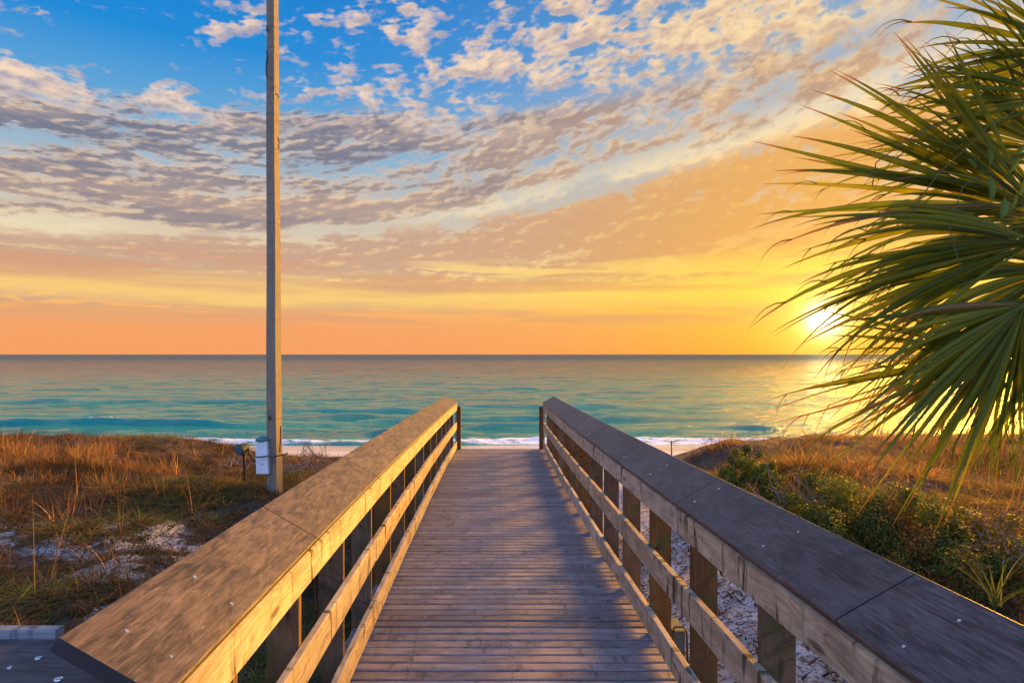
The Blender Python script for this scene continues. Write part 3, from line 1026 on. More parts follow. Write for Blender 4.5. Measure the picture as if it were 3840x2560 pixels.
# ------------------------------------------------------------------ timber pole with box
PY = 10.0
pole = empty('pole', (-3.79, PY, -2.2), 'tall square timber pole standing in the dune grass, white box on it', 'pole')


def pxp(px, py, Yd):
    return Vector(((px - 1920) / F * Yd, Yd, -(py - 1328) / F * Yd))


mb = MB()
zb, ztp = -2.6, 8.6
rings, sv = [], []
for k in range(13):
    f = k / 12
    z_ = zb + (ztp - zb) * f
    w = (0.225 - 0.0072 * (z_ + 2.1)) / 2
    cxp = -3.79 - 0.0045 * (z_ + 2.1) + 0.004 * math.sin(k * 1.7)
    cc = []
    c8 = 0.012
    a0 = R(-16)
    hw = w / (math.cos(a0) + abs(math.sin(a0)))
    for a, b in ((-hw + c8, -hw), (hw - c8, -hw), (hw, -hw + c8), (hw, hw - c8), (hw - c8, hw), (-hw + c8, hw), (-hw, hw - c8), (-hw, -hw + c8)):
        a, b = a * math.cos(a0) - b * math.sin(a0), a * math.sin(a0) + b * math.cos(a0)
        cc.append(Vector((cxp + a, PY + b, z_)))
    rings.append(cc)
    sv.append(z_)
mb.sweep(rings, sv, (4, 1), 0, (0.5, 0.3, 0.4))
mb.build('shaft', [M_pole], pole)
# white tapered utility box, left face of the pole
bx = MB()
Yb = 9.84
t0, t1 = pxp(957, 1655, Yb), pxp(1000, 1655, Yb)
b0, b1 = pxp(961, 1776, Yb), pxp(1006, 1776, Yb)
dpt = 0.15
ring0 = [Vector((b0.x, Yb, b0.z)), Vector((b1.x, Yb, b1.z)), Vector((b1.x, Yb + dpt, b1.z)), Vector((b0.x, Yb + dpt, b0.z))]
ring1 = [Vector((t0.x, Yb, t0.z)), Vector((t1.x, Yb, t1.z)), Vector((t1.x, Yb + dpt, t1.z)), Vector((t0.x, Yb + dpt, t0.z))]
bx.sweep([ring0, ring1], [0, 0.5])
ubox = bx.build('utility_box', [M_white], pole)
ubox['label'] = 'white box strapped to the left face of the pole'
lb = MB()
cx_, cz_ = (t0.x + t1.x) / 2, t0.z
rg = []
for hh, ww in ((-0.006, 0.108), (0.03, 0.112), (0.055, 0.085), (0.072, 0.05), (0.078, 0.02)):
    rg.append([Vector((cx_ + ww * math.cos(q), Yb + dpt / 2 + ww * 0.9 * math.sin(q), cz_ + hh)) for q in [math.pi / 8 + k * math.pi / 4 for k in range(8)]])
lb.sweep(rg, [0, .03, .06, .07, .08])
lb.build('lid', [M_teal], ubox)
sm = MB()
sm.box((b1.x * 0.5 + b0.x * 0.5 - 0.005, Yb - 0.003, (t0.z + b0.z) / 2 - 0.10), (0.055, 0.004, 0.016), 0, (0, 0), 0, (0.5,) * 3)
sm.build('plate', [plain_mat('plate_grey', (0.3, 0.38, 0.42), 0.5)], ubox)
# conduit on the right edge, strap, cable and staples
mb = MB()
mb.tube([pxp(1053, 1597, 9.9), pxp(1052, 1650, 9.9), pxp(1049, 1695, 9.88)], 0.011)
mb.build('conduit', [plain_mat('rusty_conduit', (0.10, 0.035, 0.015), 0.7)], pole)
mb = MB()
mb.tube([pxp(958, 1713, 9.80), pxp(985, 1712, 9.78), pxp(1005, 1709, 9.79), pxp(1022, 1716, 9.79), pxp(1030, 1709, 9.80), pxp(1052, 1707, 9.84), pxp(1067, 1703, 9.86), pxp(1078, 1702, 9.86)], 0.010)
mb.tube([pxp(1078, 1702, 9.86), pxp(1076, 1693, 9.86)], 0.008)
mb.build('strap_cable', [M_black], pole)
for pth, r_c in (([(1001, 190, 9.9), (1002, 215, 9.88), (999, 240, 9.88), (999, 280, 9.88), (1003, 292, 9.9)], 0.011),
                 ([(1002, 100, 9.9), (1000, 110, 9.9), (1003, 118, 9.92)], 0.012),
                 ([(1032, 352, 9.86), (1042, 357, 9.88), (1046, 368, 9.9)], 0.008),
                 ([(1043, 515, 9.9), (1047, 535, 9.9), (1045, 560, 9.9)], 0.010)):
    mb = MB()
    mb.tube([pxp(*q_) for q_ in pth], r_c)
    mb.build('cable_loop', [M_black], pole)
mb = MB()
kn = pxp(1011, 1568, 9.87)
mb.tube([kn + Vector((-0.01, 0.01, 0.05)), kn + Vector((0, -0.005, 0)), kn + Vector((0.0, 0.01, -0.03))], [0.008, 0.022, 0.008])
mb.build('knot', [M_nail], pole)

# ------------------------------------------------------------------ small spotlight on a stake
sp = empty('spotlight', tuple(pxp(925, 1760, 10.1)), 'small dark floodlight on a stake in the grass beside the white box', 'floodlight')
mb = MB()
ctr = pxp(912, 1680, 10.1)
rg = []
axv = Vector((-0.35, -0.85, -0.2)).normalized()
uu = axv.cross(Vector((0, 0, 1))).normalized()
vv = uu.cross(axv)
for d_, r in ((-0.10, 0.02), (-0.09, 0.05), (-0.02, 0.075), (0.05, 0.088), (0.09, 0.092)):
    rg.append([ctr + axv * d_ + (uu * math.cos(q) + vv * math.sin(q)) * r for q in [k * math.pi / 6 for k in range(12)]])
mb.sweep(rg, [0, .02, .08, .14, .18])
mb.build('head', [M_darkteal], sp)
mb = MB()
lc = ctr + axv * 0.092
mb.sweep([[lc + axv * e_ + (uu * math.cos(q) + vv * math.sin(q)) * r for q in [k * math.pi / 6 for k in range(12)]] for e_, r in ((0.0, 0.078), (0.006, 0.07))], [0, 0.01])
mb.build('lens', [plain_mat('lens_glass', (0.05, 0.12, 0.14), 0.35)], sp)
mb = MB()
mb.tube([ctr + Vector((0.0, 0.02, -0.06)), pxp(915, 1715, 10.12), pxp(917, 1740, 10.12), pxp(917, 1800, 10.12)], [0.03, 0.022, 0.022, 0.016])
mb.build('stake', [M_black], sp)
mb = MB()
mb.tube([ctr + Vector((0.07, 0.03, -0.0)), pxp(938, 1705, 10.05), pxp(956, 1730, 9.95)], 0.016)
mb.build('arm', [M_black], sp)

# ------------------------------------------------------------------ grey box with a handle beyond the right rail
Yg = 4.45
gb = empty('crate', tuple(pxp(2545, 2460, Yg)), 'small grey box with black handle frame on the sand behind the right railing', 'box')
gc = pxp(2548, 2410, Yg)
zg = float(ground_z(gc.x, Yg + 0.1))
top = pxp(2548, 2367, Yg).z
mb = MB()
mb.box((gc.x, Yg + 0.12, (top + zg) / 2 - 0.02), (0.085, 0.22, top - zg + 0.04), 0, (0, 0), 0, (0.5,) * 3, 'z', 0.006)
mb.build('body', [M_boxgrey], gb)
mb = MB()
a, b = pxp(2528, 2372, Yg - 0.01), pxp(2577, 2444, Yg - 0.01)
z1 = pxp(0, 2349, Yg).z
mb.tube([(a.x, Yg, top - 0.0), (a.x, Yg, z1 - 0.01), (a.x + 0.012, Yg, z1), (b.x - 0.025, Yg, z1), (b.x, Yg, z1 - 0.035), (b.x + 0.002, Yg, b.z), (b.x + 0.002, Yg, zg - 0.05)], 0.0065, 6)
mb.build('handle', [M_black], gb)

# ------------------------------------------------------------------ marker stake on the beach
st = empty('stake', tuple(pxp(2519, 1690, 30.0)), 'thin dark marker stake standing on the beach beyond the right railing', 'stake')
mb = MB()
q0 = pxp(2519, 1690, 30)
zg = float(ground_z(q0.x, 30))
mb.tube([(q0.x, 30, zg - 0.2), (q0.x - 0.01, 30, zg + 0.3), (q0.x - 0.02, 30, pxp(0, 1650, 30).z)], [0.035, 0.03, 0.022])
mb.build('shaft', [M_nail], st)
mb = MB()
mb.tube([(q0.x - 0.05, 30, pxp(0, 1663, 30).z), (q0.x + 0.03, 30, pxp(0, 1661, 30).z)], [0.03, 0.03])
mb.build('clamp', [M_nail], st)


# ------------------------------------------------------------------ blades
def blades(base, hgt, az, lean, width, col, curl=0.5, lv=4):
    """vectorised blades of grass: returns verts, faces, colours"""
    N = len(base)
    t = np.linspace(0, 1, lv)
    dirx, diry = np.cos(az), np.sin(az)
    face = az + np.pi / 2 + rng.normal(0, 0.8, N)
    V = np.zeros((N, lv, 2, 3))
    for k, tt in enumerate(t):
        out_ = hgt * (lean * tt + curl * lean * tt * tt)
        up = hgt * (tt - 0.35 * lean * tt * tt)
        cx_ = base[:, 0] + dirx * out_
        cy_ = base[:, 1] + diry * out_
        cz_ = base[:, 2] + up
        w = width * (1 - tt * 0.92) * 0.5
        V[:, k, 0] = np.stack([cx_ - np.cos(face) * w, cy_ - np.sin(face) * w, cz_], -1)
        V[:, k, 1] = np.stack([cx_ + np.cos(face) * w, cy_ + np.sin(face) * w, cz_], -1)
    V = V.reshape(-1, 3)
    b = np.arange(N)[:, None] * (lv * 2)
    fs = []
    for k in range(lv - 1):
        fs.append(np.concatenate([b + 2 * k, b + 2 * k + 1, b + 2 * k + 3, b + 2 * k + 2], 1))
    Fc = np.stack(fs, 1).reshape(-1, 4)
    C = np.repeat(col, lv * 2, axis=0)
    return V, Fc, C


def join(parts):
    vs, fs, cs, off = [], [], [], 0
    for v, f, c in parts:
        vs.append(v)
        fs.append(f + off)
        cs.append(c)
        off += len(v)
    return np.concatenate(vs), np.concatenate(fs), np.concatenate(cs)


def pick(cols, w, n):
    cols = np.array(cols)
    idx = rng.choice(len(cols), n, p=np.array(w) / sum(w))
    c = cols[idx] * rng.uniform(0.65, 1.35, (n, 1))
    return c


def tuft_field(pts, nb_rng, h_rng, palette, weights, spread, lean=(0.1, 0.9), width=(0.005, 0.010), curl=0.5):
    parts = []
    nbl = rng.integers(nb_rng[0], nb_rng[1], len(pts))
    idx = np.repeat(np.arange(len(pts)), nbl)
    N = len(idx)
    pn = fbm(pts[:, 0] * 1.3, pts[:, 1] * 1.3, 222, 3)
    sc = (rng.uniform(0.55, 1.25, len(pts)) * (0.45 + 1.1 * sst(pn, 0.3, 0.72)))[idx]
    hh = rng.uniform(h_rng[0], h_rng[1], N) * sc
    r = np.sqrt(rng.random(N)) * spread * sc
    a = rng.random(N) * 2 * np.pi
    bx_ = pts[idx, 0] + r * np.cos(a)
    by_ = pts[idx, 1] + r * np.sin(a)
    bz_ = ground_z(bx_, by_) - 0.01
    tc_ = pick(palette, weights, len(pts)) * (0.45 + 1.1 * sst(fbm(pts[:, 0] * 0.7, pts[:, 1] * 0.9, 333, 3), 0.32, 0.68))[:, None]
    tc_ = tc_[idx] * rng.uniform(0.6, 1.4, (N, 1))
    az = a + rng.normal(0, 0.7, N)
    return blades(np.stack([bx_, by_, bz_], -1), hh, az, rng.uniform(lean[0], lean[1], N), rng.uniform(width[0], width[1], N), tc_, curl)


def sample(n, x0, x1, y0, y1, power=1.0):
    yy = y0 * (y1 / y0) ** rng.random(n) if power == 1 else rng.uniform(y0, y1, n)
    # x limited to a wide fan so that the density holds in view
    xx = rng.uniform(x0, x1, n)
    return np.stack([xx, yy], -1)


BROWN = [(0.095, 0.058, 0.030), (0.16, 0.095, 0.042), (0.055, 0.040, 0.022), (0.20, 0.09, 0.025), (0.045, 0.045, 0.018)]
GREEN = [(0.075, 0.10, 0.012), (0.12, 0.13, 0.018), (0.055, 0.07, 0.012), (0.17, 0.15, 0.025)]
GOLD = [(0.34, 0.19, 0.045), (0.25, 0.14, 0.04), (0.44, 0.26, 0.08), (0.14, 0.075, 0.03)]


def px_of(P):
    z_ = ground_z(P[:, 0], P[:, 1])
    return 1920 + F * P[:, 0] / P[:, 1], 1328 - F * z_ / P[:, 1]


P = sample(30000, -17, -1.0, 3.0, 17)
P = P[(np.abs(P[:, 0]) < P[:, 1] * 0.98 + 1.5)]
P = P[(P[:, 0] < -1.30)]
P = P[rng.random(len(P)) < left_cover(P) * 0.85]
gr = fbm(P[:, 0] * 0.8, P[:, 1] * 0.9, 70, 3)
isg = (gr + 0.08 * sst(-P[:, 1], -9.5, -7.0) + rng.normal(0, 0.03, len(P)) > 0.56)
Pb, Pg = P[~isg], P[isg]
parts = [tuft_field(Pb, (9, 17), (0.06, 0.20), BROWN, (4, 3, 4, 1, 3), 0.14, (0.5, 2.2), (0.006, 0.013), 1.0),
         tuft_field(Pb[::6], (5, 12), (0.13, 0.32), BROWN + GOLD, (3, 2, 2, 2, 1, 2, 2, 1, 1), 0.09, (0.05, 0.7))]
# taller clump line on the crest against the water
Q = sample(700, -13, -6.6, 10.5, 13.5, 0)
Q = Q[rng.random(len(Q)) < 0.35 + 0.65 * sst(fbm(Q[:, 0] * 0.9, Q[:, 1] * 0.3, 5, 2), 0.4, 0.6)]
parts.append(tuft_field(Q, (9, 18), (0.18, 0.46), BROWN + GOLD, (3, 3, 2, 3, 1, 3, 3, 1, 1), 0.13, (0.05, 0.6)))
# a few high clumps break the rim of the dune
QC = np.array([[-11.2, 12.4], [-10.6, 12.0], [-9.3, 12.6], [-8.9, 12.2], [-8.3, 12.5], [-12.1, 12.6], [-7.5, 12.0], [-10.0, 11.6], [-8.6, 11.2], [-6.9, 11.6]])
QC = np.repeat(QC, 14, axis=0) + rng.normal(0, 0.22, (140, 2))
parts.append(tuft_field(QC, (9, 16), (0.22, 0.50), BROWN + GOLD, (2, 2, 2, 4, 1, 3, 3, 1, 1), 0.12, (0.05, 0.7)))
# tall seed stalks that stand clear of the rest
T = np.concatenate([sample(46, -13, -5.0, 8, 13.5, 0), sample(26, -6, -1.8, 4.5, 10, 0)])
parts.append(tuft_field(T, (1, 4), (0.45, 0.95), BROWN + GOLD, (3, 3, 1, 3, 1, 2, 2, 1, 1), 0.10, (0.02, 0.35), (0.007, 0.011)))
parts.append(tuft_field(T, (5, 9), (0.10, 0.45), BROWN, (3, 3, 1, 2, 1), 0.07, (0.1, 0.8)))
v, f, c = join(parts)
o = np_mesh('dry_grass', v, f, c, [M_grass])
tag(o, 'brown and orange dry grass covering the dune left of the boardwalk', 'grass', kind='stuff')
v, f, c = tuft_field(Pg, (10, 20), (0.05, 0.15), GREEN + BROWN, (4, 3, 3, 1, 2, 2, 2, 1, 1), 0.14, (0.4, 2.0), (0.010, 0.020), 1.0)
Qg = sample(350, -3.1, -1.4, 3.6, 9.5)
Qg = Qg[(Qg[:, 0] < -1.45)]
v2, f2, c2 = tuft_field(Qg, (14, 24), (0.06, 0.20), GREEN + BROWN[:2], (4, 4, 3, 2, 1, 1), 0.13, (0.2, 1.0), (0.006, 0.012))
v, f, c = join([(v, f, c), (v2, f2, c2)])
o = np_mesh('green_ground_cover', v, f, c, [M_grass])
tag(o, 'low green ground cover between the brown grass and bare sand', 'plants', kind='stuff')

# right dune: golden grass on the crest, brown tangle lower
P = sample(20000, 2.0, 17, 4.0, 16)
P = P[(P[:, 0] < P[:, 1] * 1.0 + 1.5)]
P = P[rng.random(len(P)) < right_cover(P)]
dn = sst(fbm(P[:, 0] * 0.8, P[:, 1] * 0.8, 140, 3), 0.30, 0.45)
P = P[rng.random(len(P)) < 0.2 + 0.8 * dn]
far = P[:, 1] > 9.0
PX = sample(900, 2.9, 6.5, 8.5, 13.5, 0)
PX = PX[PX[:, 0] / PX[:, 1] > 0.27]
v, f, c = join([tuft_field(PX, (9, 16), (0.12, 0.34), GOLD + BROWN[:2] + GREEN[:2], (3, 3, 2, 1, 2, 2, 2, 2), 0.15, (0.2, 1.3), (0.007, 0.014), 0.9),
                tuft_field(P[far], (8, 16), (0.09, 0.28), GOLD + BROWN[:3], (3, 3, 2, 2, 2, 1, 2), 0.15, (0.2, 1.6), (0.006, 0.013), 0.9),
                tuft_field(P[~far], (8, 15), (0.10, 0.28), BROWN + GREEN[:2], (3, 3, 3, 1, 2, 1, 1), 0.15, (0.3, 1.4))])
o = np_mesh('golden_grass', v, f, c, [M_grass])
tag(o, 'backlit golden dry grass covering the dune right of the boardwalk', 'grass', kind='stuff')

# dark plant debris scattered on the sand
n_ = 5200
DX = np.concatenate([rng.uniform(1.25, 3.4, 2600), rng.uniform(-7, -2.0, 2600)])
DY = np.concatenate([rng.uniform(2.4, 9.0, 2600), rng.uniform(4.5, 10.0, 2600)])
DZ = ground_z(DX, DY) + 0.012
v, f, c = blades(np.stack([DX, DY, DZ], -1), rng.uniform(0.02, 0.11, n_), rng.random(n_) * 6.28, np.full(n_, 1.6), rng.uniform(0.010, 0.034, n_),
                 pick([(0.05, 0.035, 0.03), (0.10, 0.06, 0.04), (0.02, 0.015, 0.012)], (1, 1, 1), n_), 0.1)
o = np_mesh('plant_litter', v, f, c, [M_grass])
tag(o, 'dark bits of dead plants scattered over the sand by the boardwalk', 'litter', kind='stuff')


# ------------------------------------------------------------------ shrubs
def leaf_quads(P, size, nrm, col):
    """pointed little leaves: 4-vertex diamonds"""
    N = len(P)
    a = rng.normal(0, 1, (N, 3))
    nrm = nrm / np.linalg.norm(nrm, axis=1, keepdims=True)
    u = np.cross(nrm, a)
    u /= np.linalg.norm(u, axis=1, keepdims=True) + 1e-9
    w = np.cross(nrm, u)
    s = size[:, None]
    V = np.stack([P - u * s, P - w * s * 0.42 + nrm * s * 0.12, P + u * s, P + w * s * 0.42 + nrm * s * 0.12], 1).reshape(-1, 3)
    Fc = np.arange(N * 4).reshape(N, 4)
    return V, Fc, np.repeat(col, 4, axis=0)


def shrub(cx_, cy_, rx, rz, ztop, n_leaf, palette, weights, label, size=(0.012, 0.026), seed=1, name='shrub'):
    zg_ = float(ground_z(cx_, cy_))
    root = empty(name, (cx_, cy_, zg_), label, 'shrub', None)
    lr = np.random.default_rng(seed)
    # clumps on the surface of a dome
    nc = 90
    ph = lr.random(nc) * 2 * np.pi
    el = np.arccos(1 - lr.random(nc) * 0.98)
    rad = lr.uniform(0.70, 1.05, nc)
    H = ztop - zg_
    C = np.stack([cx_ + rx * rad * np.sin(el) * np.cos(ph), cy_ + rx * rad * np.sin(el) * np.sin(ph), zg_ + 0.1 * H + H * 0.9 * rad * np.cos(el)], -1)
    C[:, 2] += lr.normal(0, 0.05, nc) * H
    cr = lr.uniform(0.10, 0.22, nc) * rx
    idx = lr.integers(0, nc, n_leaf)
    g_ = lr.normal(0, 1, (n_leaf, 3))
    g_ /= np.linalg.norm(g_, axis=1, keepdims=True)
    P_ = C[idx] + g_ * cr[idx][:, None] * lr.uniform(0.3, 1.1, (n_leaf, 1)) ** 0.6
    P_[:, 2] = np.maximum(P_[:, 2], zg_ + 0.02)
    nr = g_ + lr.normal(0, 0.6, (n_leaf, 3)) + np.array([0, 0, 0.4])
    cc = np.array(palette)[lr.choice(len(palette), nc, p=np.array(weights) / sum(weights))][idx] * lr.uniform(0.6, 1.4, (n_leaf, 1))
    v_, f_, c_2 = leaf_quads(P_, lr.uniform(size[0], size[1], n_leaf), nr, cc)
    np_mesh('foliage', v_, f_, c_2, [M_leaf], root)
    tb = MB()
    for k in range(26):
        e = Vector(C[lr.integers(0, nc)])
        b_ = Vector((cx_ + lr.normal(0, 0.1) * rx, cy_ + lr.normal(0, 0.1) * rx, zg_ - 0.02))
        m1 = b_.lerp(e, 0.5) + Vector(tuple(lr.normal(0, 0.08, 3) * rx))
        tb.tube([b_, m1, e], [0.012, 0.008, 0.003], 5)
    tb.build('branches', [M_twig], root)
    return root


SG = [(0.085, 0.125, 0.02), (0.13, 0.16, 0.03), (0.05, 0.08, 0.018), (0.17, 0.16, 0.035)]
SD = [(0.05, 0.075, 0.018), (0.09, 0.09, 0.02), (0.15, 0.09, 0.03), (0.24, 0.12, 0.03)]


def at(px, py, Yd):
    return pxp(px, py, Yd)


q = at(2800, 1690, 9.6)
shrub(q.x, 9.6, 0.55, 0.5, q.z, 16000, SG, (4, 3, 3, 1), 'small round green shrub nearest the right rail on the dune', seed=2)
q = at(3060, 1770, 9.0)
shrub(q.x, 9.0, 0.8, 0.5, q.z, 17000, SG + SD, (2, 2, 2, 1, 1, 1, 1, 1), 'loose olive shrub between the round green one and the palm fronds', seed=3)
q = at(3200, 1835, 7.6)
shrub(q.x, 7.6, 0.9, 0.7, q.z, 26000, SG, (3, 4, 3, 2), 'wide bright green shrub in front of the right dune under hanging palm tips', (0.012, 0.028), seed=4)
q = at(3480, 1880, 6.9)
shrub(q.x, 6.9, 1.0, 0.7, q.z, 30000, SD + SG[:2], (3, 3, 2, 2, 2, 1), 'large dark shrub dotted with orange leaves below the palm', (0.012, 0.026), seed=5)
q = at(3690, 1950, 7.4)
shrub(q.x, 7.4, 0.8, 0.5, q.z, 14000, SD, (2, 2, 3, 3), 'brownish thinning shrub at the right edge under the palm', (0.010, 0.022), seed=8)


# dead branch tangles
def tangle(px, py, Yd, w, h, n, label, seed, r0=0.009):
    lr = random.Random(seed)
    c_ = at(px, py, Yd)
    root = empty('dead_branches', (c_.x, Yd, c_.z - h * 0.5), label, 'branches')
    tb = MB()
    for k in range(n):
        b_ = Vector((c_.x + lr.gauss(0, 0.25) * w, Yd + lr.gauss(0, 0.2) * w, c_.z - h * 0.5))
        d_ = Vector((lr.gauss(0, 1), lr.gauss(0, 0.6), lr.uniform(0.2, 1.0))).normalized()
        L = lr.uniform(0.5, 1.0) * w * 0.8
        pts = [b_]
        for s_i in range(5):
            d_ = (d_ + Vector((lr.gauss(0, 0.3), lr.gauss(0, 0.3), lr.gauss(0, 0.25)))).normalized()
            pts.append(pts[-1] + d_ * L / 5)
            if lr.random() < 0.6 and s_i > 0:
                e1 = pts[-1] + (d_ + Vector((lr.gauss(0, 0.8), lr.gauss(0, 0.6), lr.gauss(0.1, 0.6)))).normalized() * L * 0.3
                e2 = e1 + (d_ + Vector((lr.gauss(0, 0.8), lr.gauss(0, 0.6), lr.gauss(0.1, 0.6)))).normalized() * L * 0.15
                tb.tube([pts[-1], e1, e2], [r0 * 0.5, r0 * 0.3, r0 * 0.15], 5)
        tb.tube(pts, [r0, r0 * 0.85, r0 * 0.7, r0 * 0.55, r0 * 0.4, r0 * 0.2], 5)
    tb.build('twigs', [M_twig], root)


tangle(2960, 1850, 8.3, 0.75, 0.35, 16, 'bare grey dead branches in front of the round green shrub', 4)
tangle(3700, 2000, 6.4, 0.9, 0.5, 22, 'pale dry branch tangle at the right edge below the palm', 9, 0.007)
tangle(1130, 1710, 11.0, 0.9, 0.35, 26, 'leafless twiggy bush just right of the timber pole', 12, 0.010)
tangle(880, 1725, 10.9, 0.5, 0.15, 8, 'low dark twigs poking up left of the small floodlight', 15, 0.012)

# low woody scrub, little leaves in tight cushions
def scrub(P_, name, label, palette, weights, nl, rad):
    idx = np.repeat(np.arange(len(P_)), nl)
    N = len(idx)
    rr_ = rng.uniform(rad[0], rad[1], len(P_))[idx]
    g_ = rng.normal(0, 1, (N, 3))
    g_ /= np.linalg.norm(g_, axis=1, keepdims=True)
    g_[:, 2] = np.abs(g_[:, 2])
    r_3 = rr_ * rng.uniform(0.5, 1.1, N)
    X3 = P_[idx, 0] + g_[:, 0] * r_3
    Y3 = P_[idx, 1] + g_[:, 1] * r_3
    Z3 = ground_z(P_[idx, 0], P_[idx, 1]) + g_[:, 2] * r_3 * 0.75 - 0.01
    cc = pick(palette, weights, len(P_))[idx] * rng.uniform(0.5, 1.5, (N, 1))
    v_, f_, c_2 = leaf_quads(np.stack([X3, Y3, Z3], -1), rng.uniform(0.010, 0.024, N), g_ + rng.normal(0, 0.7, (N, 3)), cc)
    o_ = np_mesh(name, v_, f_, c_2, [M_leaf])
    tag(o_, label, 'plants', kind='stuff')


PS = sample(3000, -16, -1.5, 3.3, 15)
PS = PS[np.abs(PS[:, 0]) < PS[:, 1] * 0.95 + 1]
PS = PS[rng.random(len(PS)) < left_cover(PS) * 1.0 * sst(fbm(PS[:, 0] * 1.1, PS[:, 1] * 1.2, 410, 3), 0.38, 0.55)]
scrub(PS, 'dune_scrub', 'cushions of brown and olive scrub among the grass left of the boardwalk',
      [(0.07, 0.055, 0.02), (0.11, 0.06, 0.03), (0.05, 0.06, 0.015), (0.16, 0.085, 0.03), (0.035, 0.03, 0.02)], (3, 3, 2, 2, 3), 75, (0.07, 0.20))
PS = sample(1100, 2.6, 15, 4.5, 14)
PS = PS[np.abs(PS[:, 0]) < PS[:, 1] * 0.95 + 1]
PS = PS[rng.random(len(PS)) < right_cover(PS) * sst(fbm(PS[:, 0] * 1.1, PS[:, 1] * 1.2, 510, 3), 0.38, 0.55)]
scrub(PS, 'dune_scrub', 'cushions of rusty and olive scrub among the golden grass right of the boardwalk',
      [(0.10, 0.06, 0.02), (0.15, 0.08, 0.03), (0.06, 0.07, 0.015), (0.22, 0.11, 0.03)], (3, 3, 2, 2), 80, (0.08, 0.22))

# green spiky plant at the right edge
cq = at(3735, 2255, 5.4)
sk = empty('spiky_plant', tuple(cq), 'green plant with long upright blades at the right edge behind the rail', 'plant')
nbl = 26
base = np.tile(np.array([[cq.x, 5.4, cq.z - 0.03]]), (nbl, 1)) + rng.normal(0, 0.02, (nbl, 3)) * np.array([1, 1, 0])
v, f, c = blades(base, rng.uniform(0.22, 0.50, nbl), rng.random(nbl) * 6.28, rng.uniform(0.1, 0.75, nbl), rng.uniform(0.012, 0.02, nbl),
                 pick([(0.13, 0.17, 0.03), (0.09, 0.13, 0.03), (0.20, 0.18, 0.05)], (2, 2, 1), nbl), 0.8, 7)
o = np_mesh('blades', v, f, c, [M_grass], sk)


